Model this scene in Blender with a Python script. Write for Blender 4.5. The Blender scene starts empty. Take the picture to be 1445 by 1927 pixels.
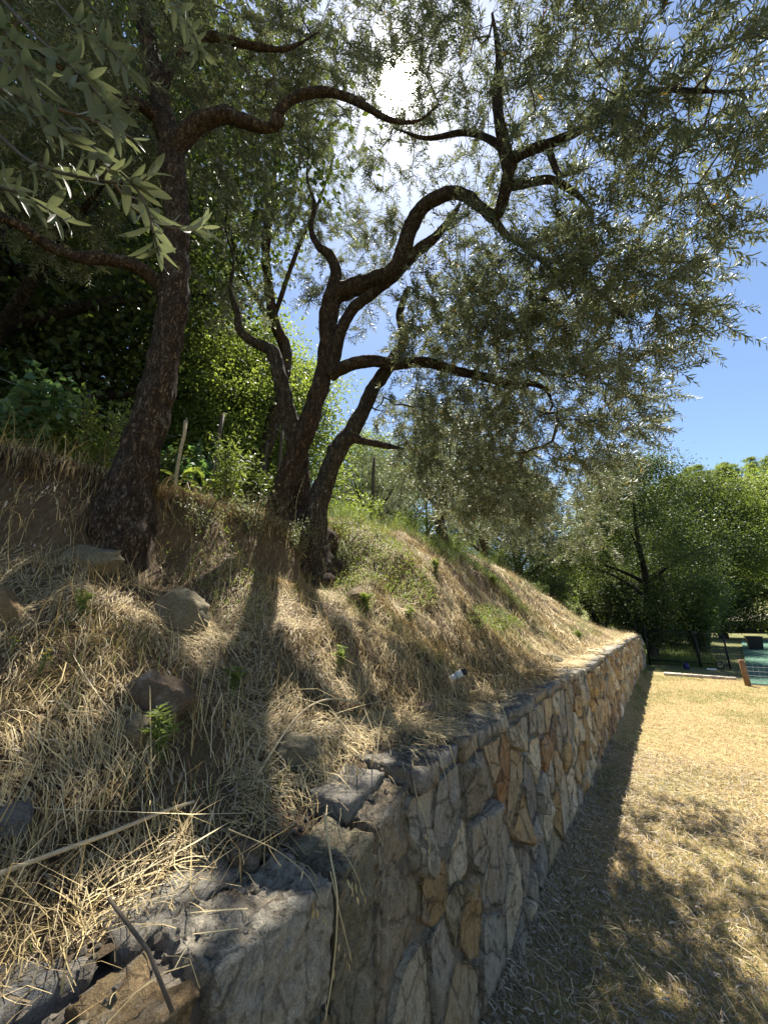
import bpy, math, random
import numpy as np
from mathutils import Vector, Matrix, noise as mnoise

rng = np.random.default_rng(11)
random.seed(11)
SC = bpy.context.scene
COL = SC.collection
R = math.radians

# ------------------------------------------------------------------ camera, light, exposure
# metres; the foot of the stone wall runs along +Y at x = 0, the lawn is z = 0 on its right
CAM = np.array([0.84, 0.0, 1.60])
HEAD, PITCH, FPX = R(35.3), R(15.5), 720.0
SUN_EL, SUN_AZ = R(63.6), R(-32.0)          # azimuth measured from +Y towards +X
SUN = np.array([math.sin(SUN_AZ) * math.cos(SUN_EL), math.cos(SUN_AZ) * math.cos(SUN_EL), math.sin(SUN_EL)])

cd = bpy.data.cameras.new('camera')
cam = bpy.data.objects.new('camera', cd)
COL.objects.link(cam)
cam.location = CAM
cam.rotation_euler = (R(90) + PITCH, 0, HEAD)
cd.sensor_fit = 'VERTICAL'
cd.sensor_height = 36.0
cd.lens = FPX / 1927 * 36.0
cd.clip_start = 0.02
cd.clip_end = 3000
SC.camera = cam

W = bpy.data.worlds.new('World')
SC.world = W
W.use_nodes = True
nt = W.node_tree
nt.nodes.clear()
out = nt.nodes.new('ShaderNodeOutputWorld')
sky = nt.nodes.new('ShaderNodeTexSky')
sky.sky_type = 'NISHITA'
sky.sun_disc = False
sky.sun_elevation = SUN_EL
sky.sun_rotation = SUN_AZ
sky.altitude = 100
sky.air_density = 1.0
sky.dust_density = 0.3
sky.ozone_density = 2.6
bg = nt.nodes.new('ShaderNodeBackground')
bg.inputs[1].default_value = 0.070
nt.links.new(sky.outputs[0], bg.inputs[0])
# the sun's own disc and aureole in the sky
tc = nt.nodes.new('ShaderNodeTexCoord')
dot = nt.nodes.new('ShaderNodeVectorMath'); dot.operation = 'DOT_PRODUCT'
nrmv = nt.nodes.new('ShaderNodeVectorMath'); nrmv.operation = 'NORMALIZE'
nt.links.new(tc.outputs['Generated'], nrmv.inputs[0])
nt.links.new(nrmv.outputs[0], dot.inputs[0])
dot.inputs[1].default_value = SUN
inv = nt.nodes.new('ShaderNodeMath'); inv.operation = 'SUBTRACT'; inv.inputs[0].default_value = 1.0
nt.links.new(dot.outputs['Value'], inv.inputs[1])
tot = None
for amp, width in ((70.0, 1 - math.cos(R(1.1))), (0.8, 1 - math.cos(R(3.2))), (0.14, 1 - math.cos(R(11)))):
    dv = nt.nodes.new('ShaderNodeMath'); dv.operation = 'DIVIDE'; dv.inputs[1].default_value = -width
    nt.links.new(inv.outputs[0], dv.inputs[0])
    ex = nt.nodes.new('ShaderNodeMath'); ex.operation = 'EXPONENT'
    nt.links.new(dv.outputs[0], ex.inputs[0])
    ml = nt.nodes.new('ShaderNodeMath'); ml.operation = 'MULTIPLY'; ml.inputs[1].default_value = amp
    nt.links.new(ex.outputs[0], ml.inputs[0])
    if tot is None:
        tot = ml
    else:
        ad = nt.nodes.new('ShaderNodeMath'); ad.operation = 'ADD'
        nt.links.new(tot.outputs[0], ad.inputs[0]); nt.links.new(ml.outputs[0], ad.inputs[1])
        tot = ad
bg2 = nt.nodes.new('ShaderNodeBackground')
bg2.inputs[0].default_value = (1.0, 0.95, 0.86, 1)
nt.links.new(tot.outputs[0], bg2.inputs[1])
adds = nt.nodes.new('ShaderNodeAddShader')
nt.links.new(bg.outputs[0], adds.inputs[0]); nt.links.new(bg2.outputs[0], adds.inputs[1])
nt.links.new(adds.outputs[0], out.inputs[0])

sl = bpy.data.lights.new('sun', 'SUN')
sl.energy = 5.0
sl.angle = R(0.53)
sl.color = (1.0, 0.94, 0.84)
so = bpy.data.objects.new('sun', sl)
COL.objects.link(so)
so.rotation_euler = Vector(-SUN).to_track_quat('-Z', 'Y').to_euler()

SC.view_settings.view_transform = 'Standard'
SC.view_settings.look = 'None'
SC.view_settings.exposure = 1.55
SC.view_settings.gamma = 1.0
SC.view_settings.use_curve_mapping = False
SC.render.engine = 'CYCLES'
SC.cycles.max_bounces = 7
SC.cycles.diffuse_bounces = 4
SC.cycles.glossy_bounces = 2
SC.cycles.transmission_bounces = 4
SC.cycles.transparent_max_bounces = 4
SC.cycles.use_denoising = True
SC.cycles.sample_clamp_indirect = 6.0

# ------------------------------------------------------------------ picture ray -> place helpers
cp, sp_ = math.cos(PITCH), math.sin(PITCH)
FW = np.array([-math.sin(HEAD), math.cos(HEAD), 0.0])
RT = np.array([math.cos(HEAD), math.sin(HEAD), 0.0])

def ray(px, py):
    xv = (px - 722.5) / FPX; yv = (963.5 - py) / FPX
    return xv * RT + (cp - yv * sp_) * FW + np.array([0, 0, sp_ + yv * cp])

def P(px, py, d):
    return CAM + ray(px, py) * d

def on_wall(px, py):
    r = ray(px, py); t = -CAM[0] / r[0]
    p = CAM + r * t
    return p[1], p[2]

# ------------------------------------------------------------------ noise and terrain
_h = np.random.default_rng(5).random((256, 256))
def vn(x, y, s=1.0):
    x = np.asarray(x, float) * s + 57.3; y = np.asarray(y, float) * s + 91.7
    xi = np.floor(x).astype(int); yi = np.floor(y).astype(int)
    fx = x - xi; fy = y - yi
    fx = fx * fx * (3 - 2 * fx); fy = fy * fy * (3 - 2 * fy)
    a = _h[xi % 256, yi % 256]; b = _h[(xi + 1) % 256, yi % 256]
    c = _h[xi % 256, (yi + 1) % 256]; d = _h[(xi + 1) % 256, (yi + 1) % 256]
    return (a * (1 - fx) + b * fx) * (1 - fy) + (c * (1 - fx) + d * fx) * fy - 0.5

def sstep(a, b, x):
    t = np.clip((x - a) / (b - a), 0, 1)
    return t * t * (3 - 2 * t)

WALL_END = 17.6
def top_z(y):
    y = np.asarray(y, float)
    return 0.945 + 0.125 * sstep(1.02, 1.45, y) + 0.018 * vn(y, y * 0, 2.3) + 0.03 * vn(y, y * 0 + 5, 0.5) - 0.06 * sstep(12, 18, y)

def crest(y):
    y = np.asarray(y, float)
    xc = 2.45 + 0.22 * vn(y, y * 0 + 2, 3.1) * (1 - sstep(3, 4, y)) + 0.10 * vn(y, y * 0 + 4, 8.0) * (1 - sstep(3, 4, y)) + 0.25 * vn(y, y * 0 + 9, 0.8) + 0.3 * (1 - sstep(-0.5, 1.2, y))
    zc = 2.60 + 0.10 * sstep(1.5, 3, y) + 0.22 * sstep(3.0, 4.2, y) - 1.75 * sstep(7.5, 19, y) + 0.1 * vn(y, y * 0 + 3, 1.1)
    return xc, zc

def ground_z(x, y, bumps=True):
    x = np.asarray(x, float); y = np.asarray(y, float)
    d = -x
    t = top_z(y) * (1 - sstep(WALL_END, WALL_END + 2.5, y))
    xc, zc = crest(y)
    u = np.clip((d - 0.30) / (xc - 0.30), 0, 1)
    zf = t + 0.92 + 0.25 * vn(y, y * 0 + 7, 2.0)
    uf = 0.74 + 0.10 * vn(y + 3, y * 0 + 1, 2.6) + 0.06 * vn(x * 2, y, 6.0)
    a = np.where(u < uf, t + (zf - t) * (u / uf) ** 1.05, zf + (zc - zf) * sstep(uf, 0.97, u))
    b = t + (zc - t) * (u ** 0.98 - 0.10 * np.sin(u * math.pi * 2) * 0.5)
    w = sstep(2.7, 3.7, y)
    z = a * (1 - w) + b * w
    back = np.clip(d - xc, 0, 60)
    z = z + 0.055 * back * (1 - sstep(16, 30, y)) * np.exp(-back / 40)
    if bumps:
        k = sstep(0.3, 0.7, d)
        z = z + k * (0.16 * vn(x, y, 1.6) + 0.09 * vn(x + 7, y, 4.2) + 0.035 * vn(x, y + 3, 11))
    # notch cut away round the foot of the second olive
    z = z - 0.22 * np.exp(-(((x + 2.05) / 0.45) ** 2 + ((y - 2.75) / 0.55) ** 2))
    return z

def G(px, py, tmax=30):
    r = ray(px, py)
    t = np.linspace(0.3, tmax, 12000)
    p = CAM + r * t[:, None]
    g = np.where(p[:, 0] < -0.02, ground_z(p[:, 0], p[:, 1]), 0.0)
    hit = np.nonzero(p[:, 2] < g)[0]
    k = hit[0] if len(hit) else len(t) - 1
    return p[k], t[k]

# ------------------------------------------------------------------ object helpers
def mesh_np(name, v, f, smooth=True):
    """v (n,3); f one (m,k) array or a list of such arrays"""
    me = bpy.data.meshes.new(name)
    fs = f if isinstance(f, list) else [f]
    fs = [np.asarray(a, np.int64) for a in fs if len(a)]
    v = np.asarray(v, np.float32)
    nl = sum(a.size for a in fs); nf = sum(len(a) for a in fs)
    me.vertices.add(len(v)); me.vertices.foreach_set('co', v.ravel())
    me.loops.add(nl); me.polygons.add(nf)
    me.loops.foreach_set('vertex_index', np.concatenate([a.ravel() for a in fs]).astype(np.int32))
    tot = np.concatenate([np.full(len(a), a.shape[1]) for a in fs]).astype(np.int32)
    st = np.concatenate([[0], np.cumsum(tot)[:-1]]).astype(np.int32)
    me.polygons.foreach_set('loop_start', st)
    me.polygons.foreach_set('loop_total', tot)
    me.polygons.foreach_set('use_smooth', np.full(nf, smooth))
    me.update(calc_edges=True)
    return me

def link(name, me, mat=None, parent=None, loc=None):
    o = bpy.data.objects.new(name, me)
    COL.objects.link(o)
    if mat is not None and len(me.materials) == 0:
        me.materials.append(mat)
    if loc is not None:
        o.location = loc
    if parent is not None:
        o.parent = parent
    return o

def obj(name, v, f, mat, parent=None, smooth=True, kind=None, label=None):
    """mesh given in world coordinates, put under parent (an unrotated Empty)"""
    v = np.asarray(v, float)
    if parent is not None:
        v = v - np.array(root_loc(parent))
    o = link(name, mesh_np(name, v, f, smooth), mat, parent)
    if kind: o['kind'] = kind
    if label: o['label'] = label
    return o

def root_loc(o):
    l = Vector((0, 0, 0))
    while o is not None:
        l = l + o.location; o = o.parent
    return l

def tag(o, label=None, cat=None, group=None, kind=None):
    if label: o['label'] = label
    if cat: o['category'] = cat
    if group: o['group'] = group
    if kind: o['kind'] = kind
    return o

def thing(name, loc, label, cat, group=None, rz=0.0):
    o = bpy.data.objects.new(name, None)
    o.empty_display_size = 0.1
    COL.objects.link(o)
    o.location = loc; o.rotation_euler = (0, 0, rz)
    return tag(o, label, cat, group)

def copy_tree(root, loc, rz=0, s=1.0, label=None, group=None):
    r = root.copy(); COL.objects.link(r)
    r.location = loc; r.rotation_euler = (0, 0, rz)
    r.scale = (s, s, s) if not isinstance(s, tuple) else s
    if label: r['label'] = label
    if group: r['group'] = group
    def rec(src, dst):
        for ch in src.children:
            c = ch.copy(); COL.objects.link(c); c.parent = dst
            rec(ch, c)
    rec(root, r)
    return r

# ------------------------------------------------------------------ materials
def newmat(name):
    m = bpy.data.materials.new(name); m.use_nodes = True
    n = m.node_tree; n.nodes.clear()
    o = n.nodes.new('ShaderNodeOutputMaterial')
    b = n.nodes.new('ShaderNodeBsdfPrincipled')
    n.links.new(b.outputs[0], o.inputs[0])
    b.inputs['Specular IOR Level'].default_value = 0.3
    return m, n, b, o

def ramp(n, stops, interp='LINEAR'):
    r = n.nodes.new('ShaderNodeValToRGB')
    r.color_ramp.interpolation = interp
    el = r.color_ramp.elements
    while len(el) < len(stops): el.new(0.5)
    for e, (p, c) in zip(el, stops):
        e.position = p; e.color = (*c, 1)
    return r

def tex(n, kind, scale, detail=6, rough=0.6, vec=None, dist=0.0):
    t = n.nodes.new('ShaderNodeTex' + kind)
    t.inputs['Scale'].default_value = scale
    if kind == 'Noise':
        t.inputs['Detail'].default_value = detail
        t.inputs['Roughness'].default_value = rough
        t.inputs['Distortion'].default_value = dist
    if vec is not None: n.links.new(vec, t.inputs['Vector'])
    return t

def coords(n, scale=(1, 1, 1), kind='Object', rot=(0, 0, 0)):
    c = n.nodes.new('ShaderNodeTexCoord'); m = n.nodes.new('ShaderNodeMapping')
    m.inputs['Scale'].default_value = scale
    m.inputs['Rotation'].default_value = rot
    n.links.new(c.outputs[kind], m.inputs['Vector'])
    return m.outputs[0]

def mix(n, a, b, fac, mode='MIX'):
    m = n.nodes.new('ShaderNodeMix'); m.data_type = 'RGBA'; m.blend_type = mode
    for s, v in ((m.inputs[6], a), (m.inputs[7], b), (m.inputs[0], fac)):
        if hasattr(v, 'is_output'): n.links.new(v, s)
        elif isinstance(v, tuple): s.default_value = (*v, 1)
        else: s.default_value = v
    return m.outputs[2]

def bump(n, b, h, strength=0.5, dist=0.01):
    bp = n.nodes.new('ShaderNodeBump')
    bp.inputs['Strength'].default_value = strength
    bp.inputs['Distance'].default_value = dist
    n.links.new(h, bp.inputs['Height'])
    n.links.new(bp.outputs[0], b.inputs['Normal'])
    return bp

def mat_leaf(name, top, under, rough=0.45, trans=0.3, tcol=None, spec=0.4):
    m, n, b, o = newmat(name)
    g = n.nodes.new('ShaderNodeNewGeometry')
    k = len(top)
    rt = ramp(n, [(i / max(1, k - 1), c) for i, c in enumerate(top)])
    n.links.new(g.outputs['Random Per Island'], rt.inputs[0])
    c = mix(n, rt.outputs[0], under, g.outputs['Backfacing'])
    n.links.new(c, b.inputs['Base Color'])
    b.inputs['Roughness'].default_value = rough
    b.inputs['Specular IOR Level'].default_value = spec
    tr = n.nodes.new('ShaderNodeBsdfTranslucent')
    if tcol: tr.inputs[0].default_value = (*tcol, 1)
    else: n.links.new(rt.outputs[0], tr.inputs[0])
    ms = n.nodes.new('ShaderNodeMixShader'); ms.inputs[0].default_value = trans
    n.links.new(b.outputs[0], ms.inputs[1]); n.links.new(tr.outputs[0], ms.inputs[2])
    n.links.new(ms.outputs[0], o.inputs[0])
    return m

def mat_island(name, cols, rough=0.7, trans=0.0, spec=0.2):
    m, n, b, o = newmat(name)
    g = n.nodes.new('ShaderNodeNewGeometry')
    r = ramp(n, [(i / (len(cols) - 1), c) for i, c in enumerate(cols)])
    n.links.new(g.outputs['Random Per Island'], r.inputs[0])
    n.links.new(r.outputs[0], b.inputs['Base Color'])
    b.inputs['Roughness'].default_value = rough
    b.inputs['Specular IOR Level'].default_value = spec
    if trans:
        tr = n.nodes.new('ShaderNodeBsdfTranslucent'); n.links.new(r.outputs[0], tr.inputs[0])
        ms = n.nodes.new('ShaderNodeMixShader'); ms.inputs[0].default_value = trans
        n.links.new(b.outputs[0], ms.inputs[1]); n.links.new(tr.outputs[0], ms.inputs[2])
        n.links.new(ms.outputs[0], o.inputs[0])
    return m

def mat_plain(name, col, rough=0.6, metal=0.0, spec=0.3, vary=0.25, sc=30):
    m, n, b, o = newmat(name)
    t = tex(n, 'Noise', sc, vec=coords(n))
    d = tuple(c * (1 - vary) for c in col); l = tuple(min(1, c * (1 + vary)) for c in col)
    r = ramp(n, [(0.3, d), (0.7, l)]); n.links.new(t.outputs[0], r.inputs[0])
    n.links.new(r.outputs[0], b.inputs['Base Color'])
    b.inputs['Roughness'].default_value = rough
    b.inputs['Metallic'].default_value = metal
    b.inputs['Specular IOR Level'].default_value = spec
    return m

def mat_bark(name, dark, mid, light, sx=26, lichen=0.0):
    m, n, b, o = newmat(name)
    v = coords(n, (1, 1, 0.32))
    t = tex(n, 'Noise', sx, 8, 0.65, v, 0.6)
    vo = n.nodes.new('ShaderNodeTexVoronoi'); vo.inputs['Scale'].default_value = sx * 1.9
    vo.feature = 'DISTANCE_TO_EDGE'
    dm = n.nodes.new('ShaderNodeMix'); dm.data_type = 'RGBA'; dm.inputs[0].default_value = 0.12
    n.links.new(v, dm.inputs[6]); n.links.new(t.outputs['Color'], dm.inputs[7])
    n.links.new(dm.outputs[2], vo.inputs['Vector'])
    vr = ramp(n, [(0.0, (0, 0, 0)), (0.22, (1, 1, 1))]); n.links.new(vo.outputs[0], vr.inputs[0])
    r = ramp(n, [(0.3, dark), (0.52, mid), (0.72, light)])
    n.links.new(t.outputs[0], r.inputs[0])
    c = mix(n, dark, r.outputs[0], vr.outputs[0])
    if lichen:
        ln = tex(n, 'Noise', 11, 5, 0.7, coords(n))
        lr = ramp(n, [(0.60, (0, 0, 0)), (0.66, (lichen, lichen, lichen))]); n.links.new(ln.outputs[0], lr.inputs[0])
        c = mix(n, c, (0.30, 0.31, 0.25), lr.outputs[0])
    n.links.new(c, b.inputs['Base Color'])
    b.inputs['Roughness'].default_value = 0.9
    b.inputs['Specular IOR Level'].default_value = 0.15
    hh = mix(n, t.outputs[0], vr.outputs[0], 0.5)
    bump(n, b, hh, 1.0, 0.02)
    return m

M = {}
M['olive_leaf'] = mat_leaf('olive_leaf', [(0.060, 0.076, 0.040), (0.095, 0.115, 0.062), (0.135, 0.150, 0.090), (0.070, 0.090, 0.050)],
                           (0.26, 0.27, 0.18), 0.50, 0.34, (0.215, 0.24, 0.10), 0.30)
M['olive_leaf_far'] = mat_leaf('olive_leaf_far', [(0.075, 0.095, 0.050), (0.12, 0.14, 0.08), (0.16, 0.17, 0.11)],
                               (0.28, 0.30, 0.20), 0.46, 0.34, (0.22, 0.26, 0.10), 0.36)
M['yellow_leaf'] = mat_leaf('yellow_leaf', [(0.42, 0.22, 0.03), (0.50, 0.30, 0.04)], (0.45, 0.28, 0.06), 0.5, 0.35)
M['oak_leaf'] = mat_leaf('oak_leaf', [(0.022, 0.038, 0.012), (0.036, 0.060, 0.017), (0.055, 0.085, 0.024)],
                         (0.055, 0.078, 0.034), 0.5, 0.28, (0.15, 0.20, 0.03), 0.3)
M['bright_leaf'] = mat_leaf('bright_leaf', [(0.050, 0.085, 0.020), (0.075, 0.120, 0.028), (0.10, 0.15, 0.036)],
                            (0.12, 0.16, 0.06), 0.5, 0.44, (0.30, 0.38, 0.055), 0.3)
M['blue_leaf'] = mat_leaf('blue_leaf', [(0.045, 0.095, 0.050), (0.065, 0.12, 0.065)], (0.12, 0.17, 0.11), 0.5, 0.35, (0.2, 0.36, 0.08), 0.3)
M['bark'] = mat_bark('olive_bark', (0.030, 0.021, 0.015), (0.125, 0.087, 0.062), (0.27, 0.20, 0.15), 26, 0.4)
M['bark_grey'] = mat_bark('olive_bark_lichen', (0.030, 0.024, 0.018), (0.13, 0.105, 0.082), (0.29, 0.25, 0.20), 26, 0.8)
M['bark_oak'] = mat_bark('oak_bark', (0.012, 0.010, 0.008), (0.045, 0.036, 0.028), (0.09, 0.075, 0.06), 12)
M['twig'] = mat_plain('twig_bark', (0.085, 0.068, 0.050), 0.85)
M['straw'] = mat_island('dry_straw', [(0.20, 0.145, 0.072), (0.64, 0.51, 0.265), (0.52, 0.395, 0.18), (0.36, 0.27, 0.125), (0.72, 0.60, 0.36), (0.16, 0.112, 0.058), (0.46, 0.35, 0.16)], 0.6, 0.15)
M['chaff'] = mat_island('straw_chaff', [(0.13, 0.09, 0.048), (0.44, 0.32, 0.155), (0.27, 0.185, 0.09), (0.60, 0.49, 0.29), (0.18, 0.125, 0.062), (0.36, 0.25, 0.12)], 0.7, 0.1)
M['lawn_straw'] = mat_island('lawn_straw', [(0.36, 0.26, 0.10), (0.58, 0.44, 0.19), (0.47, 0.34, 0.13), (0.63, 0.50, 0.25), (0.30, 0.215, 0.09), (0.53, 0.395, 0.155)], 0.65, 0.2)
M['green_grass'] = mat_island('green_grass', [(0.10, 0.16, 0.03), (0.17, 0.22, 0.05), (0.24, 0.26, 0.08), (0.12, 0.19, 0.04)], 0.55, 0.35)
M['weed'] = mat_leaf('weed_leaf', [(0.08, 0.13, 0.03), (0.13, 0.18, 0.05), (0.17, 0.21, 0.06)], (0.15, 0.19, 0.08), 0.55, 0.35, (0.30, 0.38, 0.06))
M['litter'] = mat_island('dead_leaf_litter', [(0.10, 0.075, 0.05), (0.22, 0.17, 0.115), (0.34, 0.29, 0.22), (0.16, 0.12, 0.08), (0.40, 0.34, 0.25)], 0.6, 0.0)
M['post_wood'] = mat_plain('weathered_wood', (0.21, 0.125, 0.07), 0.9, sc=14, vary=0.45)
M['stake_wood'] = mat_plain('cane', (0.46, 0.36, 0.22), 0.75)
M['iron'] = mat_plain('dark_iron', (0.018, 0.018, 0.02), 0.5, 0.3)
M['wire'] = mat_plain('galvanised_wire', (0.32, 0.33, 0.33), 0.45, 0.6)
M['black_plastic'] = mat_plain('black_plastic', (0.012, 0.012, 0.013), 0.45)
M['white_plastic'] = mat_plain('white_plastic', (0.70, 0.70, 0.68), 0.5, vary=0.08)
M['grey_plastic'] = mat_plain('grey_plastic', (0.46, 0.47, 0.46), 0.45, vary=0.12)
M['blue_plastic'] = mat_plain('blue_plastic', (0.012, 0.018, 0.09), 0.45)
M['yellow_petal'] = mat_plain('yellow_petal', (0.75, 0.58, 0.02), 0.6, vary=0.1)
M['pale_concrete'] = mat_plain('pale_concrete', (0.46, 0.40, 0.31), 0.9, sc=8)

# bank soil
m, n, b, o = newmat('bank_soil')
v = coords(n)
t1 = tex(n, 'Noise', 2.2, 8, 0.65, v); t2 = tex(n, 'Noise', 26, 8, 0.7, v); t3 = tex(n, 'Noise', 160, 4, 0.7, v)
r1 = ramp(n, [(0.3, (0.050, 0.034, 0.021)), (0.5, (0.12, 0.080, 0.045)), (0.72, (0.22, 0.15, 0.085))]); n.links.new(t2.outputs[0], r1.inputs[0])
r2 = ramp(n, [(0.35, (0.12, 0.075, 0.042)), (0.65, (0.20, 0.15, 0.09))]); n.links.new(t1.outputs[0], r2.inputs[0])
c = mix(n, r1.outputs[0], r2.outputs[0], 0.45)
n.links.new(c, b.inputs['Base Color']); b.inputs['Roughness'].default_value = 0.95
bump(n, b, mix(n, t2.outputs[0], t3.outputs[0], 0.4), 1.0, 0.05)
M['soil'] = m

# lawn: dry thatch with worn and greener patches
m, n, b, o = newmat('lawn_thatch')
v = coords(n)
t1 = tex(n, 'Noise', 1.1, 6, 0.6, v); t2 = tex(n, 'Noise', 60, 8, 0.75, v); t3 = tex(n, 'Noise', 9, 6, 0.7, v)
r1 = ramp(n, [(0.3, (0.15, 0.105, 0.05)), (0.5, (0.32, 0.235, 0.11)), (0.75, (0.47, 0.36, 0.18))]); n.links.new(t2.outputs[0], r1.inputs[0])
r2 = ramp(n, [(0.5, (0, 0, 0)), (0.72, (0.75, 0.75, 0.75))]); n.links.new(t1.outputs[0], r2.inputs[0])
c = mix(n, r1.outputs[0], (0.17, 0.19, 0.06), r2.outputs[0])
r3 = ramp(n, [(0.35, (0.7, 0.7, 0.7)), (0.65, (1.1, 1.1, 1.1))]); n.links.new(t3.outputs[0], r3.inputs[0])
c = mix(n, c, r3.outputs[0], 1.0, 'MULTIPLY')
n.links.new(c, b.inputs['Base Color']); b.inputs['Roughness'].default_value = 0.95
bump(n, b, t2.outputs[0], 0.9, 0.02)
M['lawn'] = m

m, n, b, o = newmat('forest_floor')
v = coords(n)
t1 = tex(n, 'Noise', 0.35, 8, 0.65, v); t2 = tex(n, 'Noise', 7, 8, 0.7, v)
r1 = ramp(n, [(0.3, (0.07, 0.085, 0.025)), (0.55, (0.16, 0.16, 0.055)), (0.75, (0.27, 0.22, 0.10))]); n.links.new(t1.outputs[0], r1.inputs[0])
r2 = ramp(n, [(0.3, (0.5, 0.5, 0.5)), (0.7, (1.2, 1.2, 1.2))]); n.links.new(t2.outputs[0], r2.inputs[0])
n.links.new(mix(n, r1.outputs[0], r2.outputs[0], 1.0, 'MULTIPLY'), b.inputs['Base Color']); b.inputs['Roughness'].default_value = 1
bump(n, b, t2.outputs[0], 0.8, 0.1)
M['floor'] = m

m, n, b, o = newmat('green_court')
v = coords(n)
t1 = tex(n, 'Noise', 3, 8, 0.65, v); t2 = tex(n, 'Noise', 90, 4, 0.6, v)
r1 = ramp(n, [(0.3, (0.035, 0.095, 0.060)), (0.7, (0.060, 0.130, 0.085))]); n.links.new(t1.outputs[0], r1.inputs[0])
n.links.new(r1.outputs[0], b.inputs['Base Color']); b.inputs['Roughness'].default_value = 0.8
bump(n, b, t2.outputs[0], 0.4, 0.004)
M['court'] = m

# stone: the object's own colour is the rock's tone; grain and rust run through it
def mat_stone(name, grain=(7.5, 7.5, 4.6), crack=0.6):
    m, n, b, o = newmat(name)
    oi = n.nodes.new('ShaderNodeObjectInfo')
    geo = n.nodes.new('ShaderNodeNewGeometry')
    ad = n.nodes.new('ShaderNodeVectorMath'); ad.operation = 'ADD'
    mp = n.nodes.new('ShaderNodeMapping'); mp.inputs['Scale'].default_value = grain
    n.links.new(geo.outputs['Position'], mp.inputs['Vector'])
    cr = n.nodes.new('ShaderNodeCombineXYZ')
    mu = n.nodes.new('ShaderNodeMath'); mu.operation = 'MULTIPLY'; mu.inputs[1].default_value = 60
    n.links.new(oi.outputs['Random'], mu.inputs[0])
    for i in range(3): n.links.new(mu.outputs[0], cr.inputs[i])
    n.links.new(mp.outputs[0], ad.inputs[0]); n.links.new(cr.outputs[0], ad.inputs[1])
    vec = ad.outputs[0]
    t1 = tex(n, 'Noise', 1.3, 9, 0.68, vec, 0.5)
    t2 = tex(n, 'Noise', 6, 12, 0.75, vec, 1.6)
    t3 = tex(n, 'Noise', 0.8, 6, 0.65, vec, 0.8)
    t4 = tex(n, 'Noise', 45, 6, 0.7, vec)
    t6 = tex(n, 'Noise', 2.1, 7, 0.6, vec, 2.2)
    # thin cracks and split layers
    dm = n.nodes.new('ShaderNodeMix'); dm.data_type = 'RGBA'; dm.inputs[0].default_value = 0.22
    n.links.new(vec, dm.inputs[6]); n.links.new(t2.outputs['Color'], dm.inputs[7])
    vo = n.nodes.new('ShaderNodeTexVoronoi'); vo.inputs['Scale'].default_value = 1.7; vo.feature = 'DISTANCE_TO_EDGE'
    n.links.new(dm.outputs[2], vo.inputs['Vector'])
    vr = ramp(n, [(0.0, (0.30, 0.30, 0.30)), (0.035, (1, 1, 1))]); n.links.new(vo.outputs[0], vr.inputs[0])
    r5 = ramp(n, [(0.53, (0, 0, 0)), (0.68, (0.7, 0.7, 0.7))]); n.links.new(t1.outputs[0], r5.inputs[0])
    c = mix(n, oi.outputs['Color'], (0.46, 0.42, 0.34), r5.outputs[0])
    r3 = ramp(n, [(0.54, (0, 0, 0)), (0.68, (0.7, 0.7, 0.7))]); n.links.new(t3.outputs[0], r3.inputs[0])
    c = mix(n, c, (0.30, 0.20, 0.10), r3.outputs[0])
    r6 = ramp(n, [(0.54, (0, 0, 0)), (0.64, (0.55, 0.55, 0.55))]); n.links.new(t6.outputs[0], r6.inputs[0])
    c = mix(n, c, (0.14, 0.115, 0.09), r6.outputs[0])
    r1 = ramp(n, [(0.22, (0.34, 0.32, 0.30)), (0.42, (0.85, 0.84, 0.82)), (0.55, (1.08, 1.07, 1.05)), (0.78, (1.65, 1.61, 1.54))]); n.links.new(t2.outputs[0], r1.inputs[0])
    c = mix(n, c, r1.outputs[0], 1.0, 'MULTIPLY')
    r4 = ramp(n, [(0.32, (0.55, 0.55, 0.55)), (0.66, (1.2, 1.2, 1.2))]); n.links.new(t4.outputs[0], r4.inputs[0])
    c = mix(n, c, r4.outputs[0], 1.0, 'MULTIPLY')
    c = mix(n, c, vr.outputs[0], crack, 'MULTIPLY')
    n.links.new(c, b.inputs['Base Color'])
    b.inputs['Roughness'].default_value = 0.85
    b.inputs['Specular IOR Level'].default_value = 0.2
    h = mix(n, mix(n, t2.outputs[0], t4.outputs[0], 0.25), t1.outputs[0], 0.35)
    h = mix(n, h, vr.outputs[0], 0.3 * crack)
    bump(n, b, h, 1.0, 0.045)
    return m
M['stone'] = mat_stone('rubble_stone')
M['block'] = mat_stone('quarry_block', (6.5, 6.5, 5.0), 0.45)
M['rock'] = mat_stone('bank_rock', (8, 8, 12), 0.0)

m, n, b, o = newmat('lime_mortar')
v = coords(n)
t1 = tex(n, 'Noise', 5, 8, 0.65, v); t2 = tex(n, 'Noise', 70, 6, 0.75, v)
r1 = ramp(n, [(0.3, (0.17, 0.145, 0.11)), (0.7, (0.33, 0.28, 0.215))]); n.links.new(t1.outputs[0], r1.inputs[0])
r2 = ramp(n, [(0.3, (0.7, 0.7, 0.7)), (0.7, (1.15, 1.15, 1.15))]); n.links.new(t2.outputs[0], r2.inputs[0])
n.links.new(mix(n, r1.outputs[0], r2.outputs[0], 1.0, 'MULTIPLY'), b.inputs['Base Color']); b.inputs['Roughness'].default_value = 0.95
bump(n, b, mix(n, t1.outputs[0], t2.outputs[0], 0.6), 1.0, 0.04)
M['mortar'] = m

# ------------------------------------------------------------------ geometry builders
def grid_faces(nu, nv, off=0):
    i, j = np.meshgrid(np.arange(nu - 1), np.arange(nv - 1), indexing='ij')
    a = (i * nv + j).ravel() + off
    return np.stack([a, a + nv, a + nv + 1, a + 1], 1)

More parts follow.
